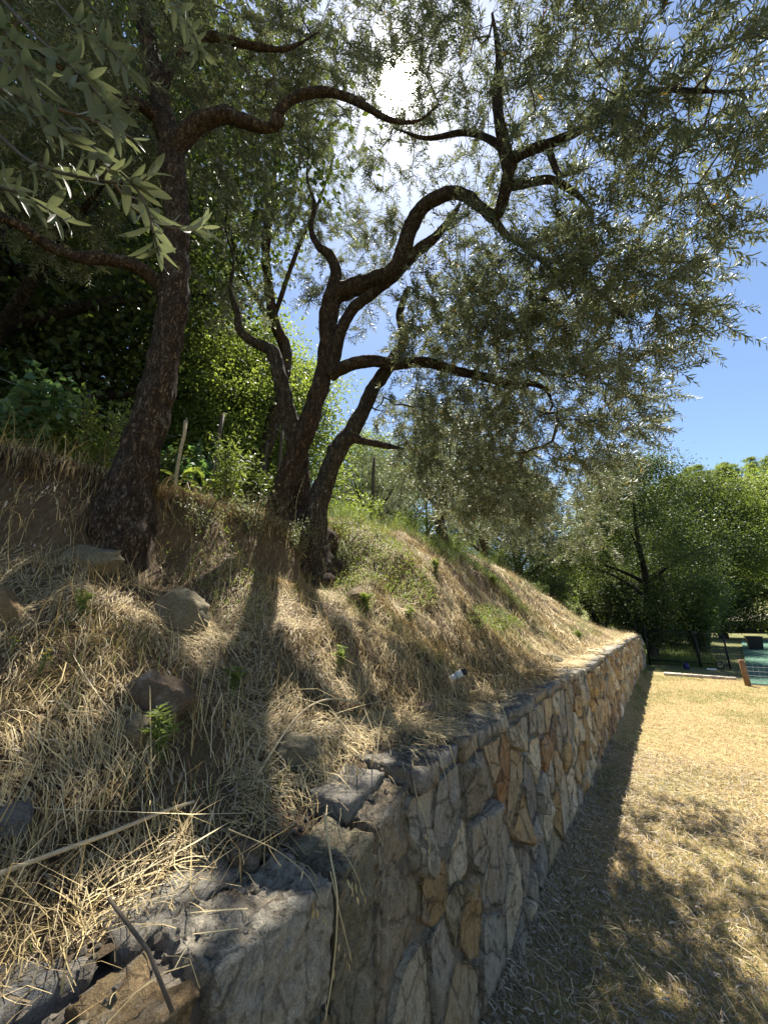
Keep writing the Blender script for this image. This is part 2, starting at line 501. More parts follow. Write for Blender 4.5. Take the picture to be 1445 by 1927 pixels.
def catmull(pts, n_per):
    p = np.asarray(pts, float)
    q = np.vstack([2 * p[0] - p[1], p, 2 * p[-1] - p[-2]])
    outp = []
    for i in range(len(p) - 1):
        t = np.linspace(0, 1, n_per, endpoint=False)[:, None]
        a, b, c, d = q[i], q[i + 1], q[i + 2], q[i + 3]
        outp.append(0.5 * (2 * b + (c - a) * t + (2 * a - 5 * b + 4 * c - d) * t ** 2 + (3 * b - a - 3 * c + d) * t ** 3))
    outp.append(p[-1:])
    return np.vstack(outp)

def frames(path):
    t = np.gradient(path, axis=0); t /= np.linalg.norm(t, axis=1)[:, None] + 1e-12
    u = np.zeros_like(t)
    ref = np.array([1, 0, 0]) if abs(t[0][0]) < 0.8 else np.array([0, 1, 0])
    x = ref - t[0] * (ref @ t[0]); x /= np.linalg.norm(x); u[0] = x
    for i in range(1, len(path)):
        x = u[i - 1] - t[i] * (u[i - 1] @ t[i]); x /= np.linalg.norm(x) + 1e-12; u[i] = x
    w = np.cross(t, u)
    return t, u, w

class Geo:
    def __init__(s): s.v = []; s.q = []; s.t = []; s.n = 0
    def add(s, v, q=None, t=None):
        v = np.asarray(v, float); s.v.append(v)
        if q is not None and len(q): s.q.append(np.asarray(q) + s.n)
        if t is not None and len(t): s.t.append(np.asarray(t) + s.n)
        s.n += len(v)
    def tube(s, path, rad, sides=6, cap=True, lump=0.0, lf=6.0, seed=0.0):
        path = np.asarray(path, float); rad = np.broadcast_to(np.asarray(rad, float), (len(path),))
        t, u, w = frames(path)
        a = np.linspace(0, 2 * math.pi, sides, endpoint=False)
        ca, sa = np.cos(a), np.sin(a)
        dirs = u[:, None, :] * ca[None, :, None] + w[:, None, :] * sa[None, :, None]
        rr = np.repeat(rad[:, None], sides, 1)
        if lump:
            for i in range(len(path)):
                for j in range(sides):
                    q = Vector(path[i] + dirs[i, j] * rad[i] * 1.0)
                    nz = mnoise.noise(q * lf + Vector((seed, 0, 0))) + 0.5 * mnoise.noise(Vector((q.x * lf * 3, q.y * lf * 3, q.z * lf)) + Vector((0, seed, 0)))
                    dv = dirs[i, j]
                    rd = 1 - abs(mnoise.noise(Vector((dv[0] * 2.6 + seed, dv[1] * 2.6, dv[2] * 2.6)) + Vector(path[i]) * 2.2)) * 2
                    rd2 = 1 - abs(mnoise.noise(Vector((dv[0] * 6, dv[1] * 6 + seed, dv[2] * 6)) + Vector(path[i]) * 7)) * 2
                    rr[i, j] *= 1 + lump * nz - 0.5 * lump * rd - 0.22 * lump * rd2
        v = path[:, None, :] + dirs * rr[:, :, None]
        m = len(path)
        i, j = np.meshgrid(np.arange(m - 1), np.arange(sides), indexing='ij')
        j2 = (j + 1) % sides
        q = np.stack([i * sides + j, i * sides + j2, (i + 1) * sides + j2, (i + 1) * sides + j], -1).reshape(-1, 4)
        vv = v.reshape(-1, 3); tt = None
        if cap:
            c0 = len(vv); vv = np.vstack([vv, path[0], path[-1]])
            jj = np.arange(sides); j3 = (jj + 1) % sides
            tt = np.vstack([np.stack([np.full(sides, c0), j3, jj], 1),
                            np.stack([np.full(sides, c0 + 1), (m - 1) * sides + jj, (m - 1) * sides + j3], 1)])
        s.add(vv, q, tt)
    def box(s, lo, hi):
        x0, y0, z0 = lo; x1, y1, z1 = hi
        v = [(x0, y0, z0), (x1, y0, z0), (x1, y1, z0), (x0, y1, z0), (x0, y0, z1), (x1, y0, z1), (x1, y1, z1), (x0, y1, z1)]
        s.add(v, [(0, 3, 2, 1), (4, 5, 6, 7), (0, 1, 5, 4), (1, 2, 6, 5), (2, 3, 7, 6), (3, 0, 4, 7)])
    def faces(s):
        f = []
        if s.q: f.append(np.vstack(s.q))
        if s.t: f.append(np.vstack(s.t))
        return f
    def build(s, name, mat, parent=None, smooth=True, kind=None, label=None):
        return obj(name, np.vstack(s.v), s.faces(), mat, parent, smooth, kind, label)

def unit(a):
    return a / (np.linalg.norm(a, axis=-1, keepdims=True) + 1e-12)

def leaf_arrays(base, d, nrm, ln, wd, simple=False, fold=0.18, droop=0.08):
    """leaf blades: folded along the midrib; returns verts, quads"""
    base = np.asarray(base, float); n = len(base)
    d = unit(d); side = unit(np.cross(d, nrm)); nn = np.cross(side, d)
    ln = np.broadcast_to(ln, (n,))[:, None]; wd = np.broadcast_to(wd, (n,))[:, None]
    if simple:
        v = np.stack([base, base + d * ln * 0.45 + side * wd * 0.5 + nn * wd * fold,
                      base + d * ln - nn * ln * droop, base + d * ln * 0.45 - side * wd * 0.5 + nn * wd * fold], 1).reshape(-1, 3)
        return v, np.arange(n * 4).reshape(-1, 4)
    v = np.stack([base,
                  base + d * ln * 0.30 + side * wd * 0.46 + nn * wd * fold,
                  base + d * ln * 0.68 + side * wd * 0.42 + nn * (wd * fold - ln * droop * 0.45),
                  base + d * ln - nn * ln * droop,
                  base + d * ln * 0.68 - side * wd * 0.42 + nn * (wd * fold - ln * droop * 0.45),
                  base + d * ln * 0.30 - side * wd * 0.46 + nn * wd * fold], 1).reshape(-1, 3)
    k = np.arange(n)[:, None] * 6
    q = np.vstack([k + np.array([[0, 1, 2, 3]]), k + np.array([[0, 3, 4, 5]])])
    return v, q

def ribbons(x, y, ang, ln, wd, zfun, lift, segs=3, curve=0.0, arch=0.0, tilt=None):
    """straws lying on a surface: every cross edge follows zfun, raised by lift and an arch"""
    n = len(x)
    vs = []
    c = np.broadcast_to(curve, (n,))
    e = 0.03
    sl = (zfun(x + np.cos(ang) * e, y + np.sin(ang) * e) - zfun(x - np.cos(ang) * e, y - np.sin(ang) * e)) / (2 * e)
    ln = ln / np.sqrt(1 + np.clip(sl, -4, 4) ** 2)
    for k in range(segs + 1):
        t = k / segs
        a = ang + c * (t - 0.5)
        px = x + np.cos(a) * ln * (t - 0.5); py = y + np.sin(a) * ln * (t - 0.5)
        pz = zfun(px, py) + lift + arch * (1 - (2 * t - 1) ** 2)
        if tilt is not None: pz = pz + tilt * ln * t
        w = wd * (1.0 - 0.75 * abs(t - 0.35)) * 0.5
        ox, oy = -np.sin(a) * w, np.cos(a) * w
        vs.append(np.stack([px + ox, py + oy, pz], 1)); vs.append(np.stack([px - ox, py - oy, pz + w * 0.7], 1))
    v = np.stack(vs, 1).reshape(-1, 3)
    m = 2 * (segs + 1)
    b0 = np.arange(n)[:, None] * m
    q = np.vstack([b0 + np.array([[2 * k, 2 * k + 1, 2 * k + 3, 2 * k + 2]]) for k in range(segs)])
    return v, q

def blades(x, y, z, h, wd, ang, lean, segs=2):
    """upright grass blades"""
    n = len(x); vs = []
    dx, dy = np.cos(ang), np.sin(ang)
    for k in range(segs + 1):
        t = k / segs
        px = x + dx * lean * h * t * t; py = y + dy * lean * h * t * t; pz = z + h * t * (1 - 0.25 * lean * t)
        w = wd * (1 - 0.85 * t) * 0.5
        vs.append(np.stack([px - dy * w, py + dx * w, pz], 1)); vs.append(np.stack([px + dy * w, py - dx * w, pz], 1))
    v = np.stack(vs, 1).reshape(-1, 3); m = 2 * (segs + 1)
    b0 = np.arange(n)[:, None] * m
    q = np.vstack([b0 + np.array([[2 * k, 2 * k + 1, 2 * k + 3, 2 * k + 2]]) for k in range(segs)])
    return v, q

def rand_dirs(n, g=None):
    g = g or rng
    return unit(g.normal(size=(n, 3)))

# ================================================================== GROUND
def axis(*segs):
    a = []
    for s0, s1, st in segs:
        a.append(np.arange(s0, s1, st))
    return np.concatenate(a)

xs = -axis((0.20, 3.2, 0.035), (3.2, 8, 0.25), (8, 70, 2.0))[::-1]
ys = axis((-4, -0.6, 0.2), (-0.6, 6, 0.035), (6, 20, 0.12), (20, 75, 2.0))
X, Y = np.meshgrid(xs, ys, indexing='ij')
Z = ground_z(X, Y)
tag(obj('bank', np.stack([X, Y, Z], -1).reshape(-1, 3), grid_faces(len(xs), len(ys))[:, ::-1], M['soil']),
    'sloping earth bank above the stone wall, rising to a flat terrace', kind='structure')

xs = axis((-0.10, 2.6, 0.04), (2.6, 14, 0.6)); ys = axis((-3, 6, 0.05), (6, 15.4, 0.2))
X, Y = np.meshgrid(xs, ys, indexing='ij')
lawn_z = lambda x, y: 0.012 * vn(x, y, 1.7) + 0.02 * vn(x, y, 0.4) + 0.07 * np.exp(-np.clip(x, 0, 9) / 0.12) + 0.03 * vn(x, y, 3.0) * np.exp(-np.clip(x, 0, 9) / 0.25)
tag(obj('lawn', np.stack([X, Y, lawn_z(X, Y)], -1).reshape(-1, 3), grid_faces(len(xs), len(ys))[:, ::-1], M['lawn']),
    'dry yellowed lawn at the foot of the wall', kind='structure')

g = Geo()
X, Y = np.meshgrid(np.linspace(-700, 700, 41), np.linspace(-700, 700, 41), indexing='ij')
tag(obj('ground', np.stack([X, Y, 0 * X - 0.05], -1).reshape(-1, 3), grid_faces(41, 41)[:, ::-1], M['floor']), 'rough ground under and beyond the trees', kind='structure')

# distant wooded hillside
X, Y = np.meshgrid(np.linspace(-140, 160, 61), np.linspace(60, 330, 50), indexing='ij')
def hill_z(x, y):
    r = np.sqrt((x - 40) ** 2 + (y - 230) ** 2 * 0.8)
    return 62 * np.exp(-(r / 95) ** 2) + 4 * vn(x, y, 0.03) - 1.5
tag(obj('hill', np.stack([X, Y, hill_z(X, Y)], -1).reshape(-1, 3), grid_faces(61, 50)[:, ::-1], M['floor']), 'distant wooded hillside behind the trees', kind='structure')

g = Geo()
cq = [(2.30, 13.7), (12.5, 13.7), (12.5, 41), (5.3, 41)]
g.add([(x, y, -.04) for x, y in cq] + [(x, y, .035) for x, y in cq], [(3, 2, 1, 0), (4, 5, 6, 7), (0, 1, 5, 4), (1, 2, 6, 5), (2, 3, 7, 6), (3, 0, 4, 7)])
tag(g.build('sports_court', M['court'], smooth=False), 'green sports court surface beyond the lawn', kind='structure')
# stone kerb strip at the end of the lawn
kb = thing('kerb_strip', (1.4, 14.55, 0), 'pale low kerb strip crossing the far end of the dry lawn', 'kerb')
x = 0.55
while x < 2.1:
    L = random.uniform(0.35, 0.55); g = Geo()
    g.box((x, 14.40 + random.uniform(-.03, .03), -0.02), (min(x + L, 2.15) - 0.015, 14.66 + random.uniform(-.03, .03), 0.07 + random.uniform(-.012, .012)))
    g.build('kerb_stone', M['pale_concrete'], kb, False)
    x += L

# ================================================================== STONE WALL
wall = thing('stone_wall', (0, 8.0, 0), 'rough rubble stone retaining wall with mortar joints holding back the grassy bank', 'stone wall')
ysw = np.arange(-1.2, WALL_END + 0.001, 0.05)
prof_t = [(0, z) for z in np.linspace(-0.05, 0.97, 26)] + [(1, z) for z in np.linspace(0.05, 1, 10)]
V = []
for y in ysw:
    t = float(top_z(y)) - 0.035
    row = []
    for k, s in prof_t:
        if k == 0:
            z = s * t if s > 0 else s
            nx = 0.035 * (mnoise.noise(Vector((y * 5, z * 5, 1))) * 0.5 + 0.5 * mnoise.noise(Vector((y * 14, z * 14, 4))))
            # mortar flared out as a rough footing near the lawn
            row.append((-0.016 + nx + 0.03 * math.exp(-max(z, 0) / 0.06), y, z))
        else:
            nz = 0.03 * mnoise.noise(Vector((y * 9, s * 4, 9)))
            row.append((-0.02 - s * 0.34, y, t + nz))
    V.append(row)
V = np.array(V)
obj('mortar_core', V.reshape(-1, 3), grid_faces(V.shape[0], V.shape[1])[:, ::-1], M['mortar'], wall)
g = Geo(); g.box((-0.36, WALL_END - 0.06, -0.05), (-0.012, WALL_END + 0.004, float(top_z(WALL_END)) - 0.05)); g.build('end_face', M['mortar'], wall, False)

TONES = {'grey': (0.285, 0.265, 0.225), 'blue': (0.245, 0.240, 0.225), 'tan': (0.36, 0.29, 0.195), 'pale': (0.47, 0.425, 0.335),
         'ochre': (0.34, 0.245, 0.13), 'rust': (0.27, 0.165, 0.088), 'brown': (0.20, 0.145, 0.098), 'olive': (0.27, 0.235, 0.155)}

def clip_poly(poly, a, c):
    """keep the side where a.p <= c"""
    outp = []
    for i in range(len(poly)):
        p, q = poly[i], poly[(i + 1) % len(poly)]
        dp, dq = a @ p - c, a @ q - c
        if dp <= 0: outp.append(p)
        if (dp < 0) != (dq < 0):
            outp.append(p + (q - p) * (dp / (dp - dq)))
    return outp

near = [(690, 1590, 'rust'), (640, 1740, 'brown'), (735, 1640, 'brown'), (505, 1880, 'brown'), (590, 1890, 'olive'), (660, 1900, 'grey'), (700, 1800, 'grey'), (745, 1740, 'grey'),
        (790, 1550, 'grey'), (832, 1560, 'blue'), (822, 1655, 'ochre'), (850, 1630, 'pale'), (900, 1490, 'grey'), (905, 1560, 'grey'), (850, 1710, 'olive'), (780, 1880, 'pale'),
        (880, 1750, 'ochre'), (868, 1860, 'tan'), (830, 1780, 'grey'), (930, 1650, 'grey'), (925, 1770, 'grey'), (985, 1545, 'ochre'), (965, 1450, 'tan'), (948, 1430, 'rust'),
        (1005, 1420, 'pale'), (1020, 1490, 'grey'), (995, 1500, 'blue'), (1045, 1440, 'tan'), (1050, 1380, 'grey'), (1045, 1520, 'ochre'), (1015, 1620, 'blue'), (985, 1640, 'grey'),
        (1030, 1345, 'tan'), (965, 1370, 'pale'), (925, 1390, 'tan'), (1070, 1470, 'pale'), (1085, 1440, 'tan')]
seeds = []; tones = []
for px, py, tn in near:
    y, z = on_wall(px, py)
    if -0.6 < y < 4.2 and 0 < z < 1.05: seeds.append((y, z)); tones.append(tn)
wr = np.random.default_rng(23)
def far_tone(y):
    r = wr.random()
    k = min(1, max(0, (y - 2) / 3))
    names = ['grey', 'blue', 'tan', 'pale', 'ochre', 'rust', 'brown', 'olive']
    p0 = np.array([.34, .12, .16, .10, .08, .05, .08, .07]); p1 = np.array([.12, .05, .26, .20, .15, .07, .07, .08])
    p = p0 * (1 - k) + p1 * k
    return names[int(np.searchsorted(np.cumsum(p / p.sum()), r))]
tries = 0
while len(seeds) < 298 and tries < 60000:
    tries += 1
    y = wr.uniform(-0.9, WALL_END); z = wr.uniform(0.03, 1.02)
    if y < 2.3 and tries < 30000: continue
    S = np.array(seeds)
    rr = wr.choice([0.11, 0.165, 0.22, 0.28], p=[.25, .3, .27, .18])
    if np.min(((S[:, 0] - y) / 0.94) ** 2 + ((S[:, 1] - z) / 1.10) ** 2) > rr ** 2:
        seeds.append((y, z)); tones.append(far_tone(y))
S = np.array(seeds) * np.array([1 / 0.94, 1 / 1.10])
MET = np.array([0.94, 1.10])

def stone_mesh(poly2, proud, tiltv, nring, N, seed, rough, fac):
    """poly2 (k,2) outline in (y,z) about its own centre; a split-faced block bulging to +x"""
    k = len(poly2)
    per = np.linalg.norm(np.roll(poly2, -1, 0) - poly2, axis=1); cum = np.concatenate([[0], np.cumsum(per)])
    t = np.linspace(0, cum[-1], N, endpoint=False)
    idx = np.clip(np.searchsorted(cum, t, 'right') - 1, 0, k - 1)
    f = ((t - cum[idx]) / (per[idx] + 1e-9))[:, None]
    o2 = poly2[idx] * (1 - f) + poly2[(idx + 1) % k] * f
    # knock the corners off, roughen the outline
    o2 = o2 * 0.6 + 0.2 * (np.roll(o2, 1, 0) + np.roll(o2, -1, 0))
    nzz = np.array([0.9 * mnoise.noise(Vector((p[0] * 9, p[1] * 9, seed))) + mnoise.noise(Vector((p[0] * 22, p[1] * 22, seed))) + 0.5 * mnoise.noise(Vector((p[0] * 60, p[1] * 60, seed))) for p in o2])
    o2 = o2 * (0.985 + 0.13 * nzz[:, None])
    rs = np.random.default_rng(int(seed * 100))
    R0 = np.linalg.norm(o2, axis=1).mean()
    planes = [(rs.normal(0, 0.32, 2), rs.uniform(0.6, 1.35) * proud) for _ in range(6)]
    fr = [(1.0, -0.05), (1.0, 0.25 * proud)] + [(s, None) for s in np.linspace(0.955, 0.10, nring)]
    V = []
    for s, hx in fr:
        for p in o2:
            q = p * s
            if hx is None:
                a = mnoise.noise(Vector((q[0] * 8, q[1] * 3.0, seed * 1.7)))
                b = mnoise.noise(Vector((q[0] * 24, q[1] * 9, seed * 2.3)))
                c = mnoise.noise(Vector((q[0] * 70, q[1] * 32, seed)))
                h = min([k0 + g0 @ q for g0, k0 in planes] + [proud * 1.1]) + tiltv[0] * q[0] + tiltv[1] * q[1]
                lay = a * 1.5 + q[0] * fac + 0.5 * b
                st = math.floor(lay * 3.5) / 3.5 - lay       # split layers broken off in steps
                h += rough * (0.35 * a + 0.40 * b + 0.25 * c + 0.9 * st)
                h = max(h, 0.002) * (1 - 0.35 * s ** 16)
            else:
                h = hx
            V.append((h, q[0], q[1]))
    c0 = len(V)
    V.append((sum(v[0] for v in V[-N:]) / N, 0, 0))
    m = len(fr)
    i, j = np.meshgrid(np.arange(m - 1), np.arange(N), indexing='ij'); j2 = (j + 1) % N
    q = np.stack([i * N + j, i * N + j2, (i + 1) * N + j2, (i + 1) * N + j], -1).reshape(-1, 4)
    jj = np.arange(N)
    tt = np.stack([(m - 1) * N + jj, (m - 1) * N + (jj + 1) % N, np.full(N, c0)], 1)
    return np.array(V), [q, tt]

count = 0
for i in range(len(seeds)):
    y0, z0 = seeds[i]
    box = np.array([[-1.1, 0.015], [WALL_END - 0.02, 0.015], [WALL_END - 0.02, 1.2], [-1.1, 1.2]]) / MET
    top = float(top_z(y0)) - 0.065 if y0 > 1.31 else (0.665 if y0 < 0.95 else 0.47)
    box[2:, 1] = top / MET[1]
    poly = [p for p in box]
    dd = ((S - S[i]) ** 2).sum(1)
    for j in np.argsort(dd)[1:22]:
        a = S[j] - S[i]; c = a @ (S[j] + S[i]) / 2
        poly = clip_poly(poly, a, c)
        if len(poly) < 3: break
    if len(poly) < 3: continue
    pl = np.array(poly) * MET
    # limit very long cells
    ext = pl.max(0) - pl.min(0)
    c2 = pl.mean(0)
    pl = pl - c2
    pl = np.clip(pl, -0.32, 0.32)
    gap = 0.012 + 0.020 * wr.random() ** 1.6
    rad = np.linalg.norm(pl, axis=1)
    pl = pl * (1 - gap / np.maximum(rad, 0.03))[:, None]
    if ext[0] < 0.05 or ext[1] < 0.05: continue
    nearness = c2[0] < 3.2
    mid = c2[0] < 7
    N, nr = (64, 14) if nearness else ((30, 6) if mid else (16, 3))
    tn = tones[i]
    pr = wr.uniform(0.018, 0.075)
    v, f = stone_mesh(pl, pr, wr.normal(0, 0.10, 2), nr, N, i * 3.17 + 1, 0.024 if mid else 0.018, wr.uniform(-5, 5))
    o = link('stone', mesh_np('stone', v, f, not nearness), M['stone'], wall, Vector((0.0, c2[0], c2[1])) - wall.location)
    if nearness:
        o.data.polygons.foreach_set('use_smooth', np.ones(len(o.data.polygons), bool))
    base = np.array(TONES[tn]) * wr.uniform(1.05, 1.5) * np.array([1.06, 1.0, 0.90])
    o.color = (*base, 1)
    count += 1

def block(name, lo, hi, tone, seed, parent, amp=0.02, res=0.022, skew=0.0, chamfer=0.25, mat=None, label=None):
    """a roughly squared quarry block with broken faces and worn arrises"""
    lo = np.array(lo, float); hi = np.array(hi, float)
    c = (lo + hi) / 2; hsz = (hi - lo) / 2
    nseg = np.clip(((hi - lo) / res).astype(int), 3, 40)
    V = []; Q = []; off = 0; key = {}
    def vid(p):
        k = tuple(np.round(p, 5))
        if k not in key:
            key[k] = len(V); V.append(np.array(p))
        return key[k]
    for ax in range(3):
        a, b2 = [k for k in range(3) if k != ax]
        for sgn in (-1, 1):
            for i in range(nseg[a]):
                for j in range(nseg[b2]):
                    quad = []
                    for di, dj in ((0, 0), (1, 0), (1, 1), (0, 1)):
                        p = np.zeros(3); p[ax] = sgn
                        p[a] = -1 + 2 * (i + di) / nseg[a]; p[b2] = -1 + 2 * (j + dj) / nseg[b2]
                        quad.append(vid(p))
                    flip = (sgn > 0) ^ (ax == 1)
                    Q.append(quad if flip else quad[::-1])
    V = np.array(V); Wd = []
    for p in V:
        q = p.copy()
        # round the arrises
        m1 = np.sort(np.abs(q))[1]
        if m1 > 0.55: q = q * (1 - chamfer * 0.16 * ((m1 - 0.55) / 0.45) ** 2)
        w = q * hsz
        w[2] += skew * w[1]
        s = Vector(w + c)
        nz = mnoise.noise(s * 9 + Vector((seed, 0, 0))) + 0.5 * mnoise.noise(s * 24 + Vector((0, seed, 0))) + 0.3 * mnoise.noise(s * 55)
        n2 = mnoise.noise(s * 6 + Vector((seed, seed, 3)))
        n2 = math.floor(n2 * 5) / 5
        dirn = p / np.linalg.norm(p)
        w = w + dirn * amp * (0.8 * nz + 0.9 * n2)
        st = mnoise.noise(Vector((s.x * 14, s.y * 14, s.z * 4 + seed))) * 2.2
        w = w + dirn * amp * 0.9 * (math.floor(st * 2) / 2 - st)
        if res < 0.015:
            ch = mnoise.noise(s * 17 + Vector((3, seed, 1)))
            w = w - dirn * amp * 0.9 * min(0.5, max(0, ch - 0.15) * 1.6) + dirn * amp * 0.35 * mnoise.noise(s * 95)
        Wd.append(w)
    o = link(name, mesh_np(name, np.array(Wd), np.array(Q), True), mat or M['block'], parent, Vector(c) - (root_loc(parent) if parent else Vector((0, 0, 0))))
    o.color = (*(np.array(TONES[tone])), 1)
    if label: o['label'] = label
    return o

# the large blocks that finish the wall by the camera
block('cap_block', (-0.20, 0.575, 0.685), (0.040, 0.925, 0.950), 'pale', 3.1, wall, 0.022, 0.011, 0.0, label='large pale grey squared block on the wall top')
block('cap_block', (-0.15, 0.405, 0.680), (0.035, 0.545, 0.940), 'ochre', 5.7, wall, 0.022, 0.011, 0.03, label='ochre yellow squared block on the wall top')
block('cap_block', (-0.18, 0.10, 0.660), (0.025, 0.385, 0.930), 'pale', 8.2, wall, 0.024, 0.013)
block('cap_block', (-0.20, -0.30, 0.660), (0.035, 0.08, 0.93), 'brown', 9.9, wall, 0.02, 0.03)
block('cap_block', (-0.20, 0.945, 0.44), (0.022, 1.125, 0.955), 'olive', 12.2, wall, 0.028, 0.013, 0.30, label='tall brown split stone on the wall top')
block('cap_block', (-0.16, 1.145, 0.50), (0.006, 1.365, 1.005), 'tan', 13.4, wall, 0.028, 0.013, 0.28, label='tall tan split stone stepping up the wall top')
block('cap_slab', (-0.40, 0.50, 0.885), (-0.175, 0.80, 0.955), 'grey', 14.0, wall, 0.014, 0.018, 0.03, label='flat grey slab lying behind the big block')
block('cap_slab', (-0.40, 0.20, 0.870), (-0.19, 0.47, 0.945), 'blue', 15.0, wall, 0.014, 0.02)
block('cap_slab', (-0.30, 1.12, 0.96), (-0.10, 1.34, 1.035), 'grey', 16.0, wall, 0.016, 0.016, 0.12)
wr2 = np.random.default_rng(8)
y = 1.36
while y < WALL_END - 0.2:
    L = wr2.uniform(0.12, 0.34) * (1 if y < 7 else 1.25)
    dep = wr2.uniform(0.16, 0.30)
    t = float(top_z(y + L / 2))
    tn = wr2.choice(['grey', 'blue', 'tan', 'pale', 'ochre', 'olive'], p=[.36, .2, .14, .12, .1, .08])
    th = wr2.uniform(0.05, 0.085)
    block('capstone', (-dep, y, t - th), (0.018 + wr2.uniform(-0.012, 0.018), y + L - 0.012, t + wr2.uniform(-0.012, 0.014)), tn, y * 3, wall,
          0.014, 0.018 if y < 3 else (0.05 if y < 7 else 0.12), wr2.normal(0, 0.05))
    if dep < 0.24 and y < 5:
        block('capstone', (-dep - 0.19, y + 0.02, t - th), (-dep - 0.012, y + L - 0.03, t + wr2.uniform(-0.012, 0.008)), 'grey', y * 5, wall, 0.014, 0.025, 0)
    y += L
# loose chips and crumbled mortar on the wall top
g = Geo()
for k in range(420):
    yy = wr2.uniform(0.1, 2.2); xx = wr2.uniform(-0.33, -0.02); s = wr2.uniform(0.004, 0.014)
    c = np.array([xx, yy, float(top_z(yy)) + 0.006])
    a = rand_dirs(6, wr2) * s
    pts = c + np.array([[s, 0, 0], [-s, 0, 0], [0, s, 0], [0, -s, 0], [0, 0, s * .7], [0, 0, -s * .7]]) + a * 0.4
    g.add(pts, None, [(0, 2, 4), (2, 1, 4), (1, 3, 4), (3, 0, 4), (2, 0, 5), (1, 2, 5), (3, 1, 5), (0, 3, 5)])
g.build('mortar_crumbs', M['mortar'], wall, False, 'stuff')

# ================================================================== BOULDERS ON THE BANK
def boulder(px, py, wpx, hpx, tone, label, seed, sink=0.35, deep=0.8, yaw=0.0):
    p, t = G(px, py + hpx * 0.35)
    sx = wpx / FPX * t / 2; sz = hpx / FPX * t / 2 * 1.15
    import bmesh
    bm = bmesh.new(); bmesh.ops.create_icosphere(bm, subdivisions=4, radius=1.0)
    rs = np.random.default_rng(int(seed * 10))
    planes = [(unit(rs.normal(size=3)), rs.uniform(0.62, 0.9)) for _ in range(11)]
    for v in bm.verts:
        q = np.array(v.co)
        for n_, d_ in planes:
            e = q @ n_ - d_
            if e > 0: q = q - n_ * e * 0.92
        s = Vector(q)
        q = q * (1 + 0.10 * mnoise.noise(s * 2.2 + Vector((seed, 0, 0))) + 0.05 * mnoise.noise(s * 7 + Vector((0, seed, 0))) + 0.02 * mnoise.noise(s * 20))
        la = q[2] * 3.2 + 0.8 * mnoise.noise(s * 1.7 + Vector((seed, 4, 0)))
        q = q * (1 + 0.10 * (math.floor(la) + 0.5 - la) + 0.05 * mnoise.noise(s * 11))
        v.co = Vector((q[0] * sx, q[1] * sx * deep, q[2] * sz))
    for f in bm.faces: f.smooth = True
    me = bpy.data.meshes.new('boulder'); bm.to_mesh(me); bm.free()
    o = link('boulder', me, M['rock'], None, Vector(p) + Vector((0, 0, sz * (1 - 2 * sink) * 0.6)))
    o.rotation_euler = (rs.uniform(-.2, .2), rs.uniform(-.2, .2), HEAD + yaw)
    o.color = (*TONES[tone], 1)
    return tag(o, label, 'boulder', 'boulders half buried in the bank')
boulder(292, 1300, 135, 95, 'brown', 'largest brown layered boulder sticking out of the straw below the left olive', 1.3, 0.25)
boulder(345, 1140, 120, 110, 'olive', 'mossy grey brown boulder in the shade below the first olive trunk', 2.6, 0.35)
boulder(5, 1135, 60, 110, 'ochre', 'orange brown rock half hidden in straw at the edge under the earth face', 3.1, 0.3)
boulder(250, 1365, 60, 60, 'olive', 'small dark rock tucked below the largest layered boulder', 4.2, 0.3)
boulder(560, 1400, 100, 65, 'olive', 'dark flat stone in the straw beside the trunk shadow, above the wall', 5.5, 0.3)
boulder(672, 1118, 46, 44, 'brown', 'small brown stone in green weeds right of the second olive foot', 6.2, 0.3)
boulder(460, 1612, 62, 60, 'brown', 'rounded brown stone wedged behind the wall blocks', 7.4, 0.2)
boulder(1040, 1240, 40, 24, 'olive', 'flat pale slab sticking out of the sunny slope near the wall top', 8.3, 0.2)
boulder(20, 1530, 70, 70, 'blue', 'grey stone among straw at the wall end by the photographer', 9.7, 0.4)
boulder(800, 1330, 50, 36, 'brown', 'dark earth covered stone just behind the capstones', 10.7, 0.3)
boulder(170, 1040, 110, 60, 'olive', 'mossy rock below the root of the left olive', 11.2, 0.45)

# ================================================================== OLIVE TREES
def limb(pts, n_per=7, root=False, ws=1.0):
    """pts: (px, py, depth, width px) -> path, radii in metres"""
    c = np.array([P(a, b, d) for a, b, d, w in pts]); r = np.array([w / FPX * d / 2 * ws for a, b, d, w in pts])
    allp = catmull(np.hstack([c, r[:, None]]), n_per)
    pth, rr = allp[:, :3], np.maximum(allp[:, 3], 0.004)
    if not root:
        k_ = np.linspace(0, 1, len(rr)); rr = np.maximum(rr * (1 - 0.62 * np.clip((k_ - .68) / .32, 0, 1)), .004)
    if root:
        pth = np.vstack([pth[0] - np.array([0.10, 0.0, 0.55]), pth[0] - np.array([0.04, 0, 0.22]), pth]); rr = np.concatenate([[rr[0] * 1.5, rr[0] * 1.25], rr])
    return pth, rr

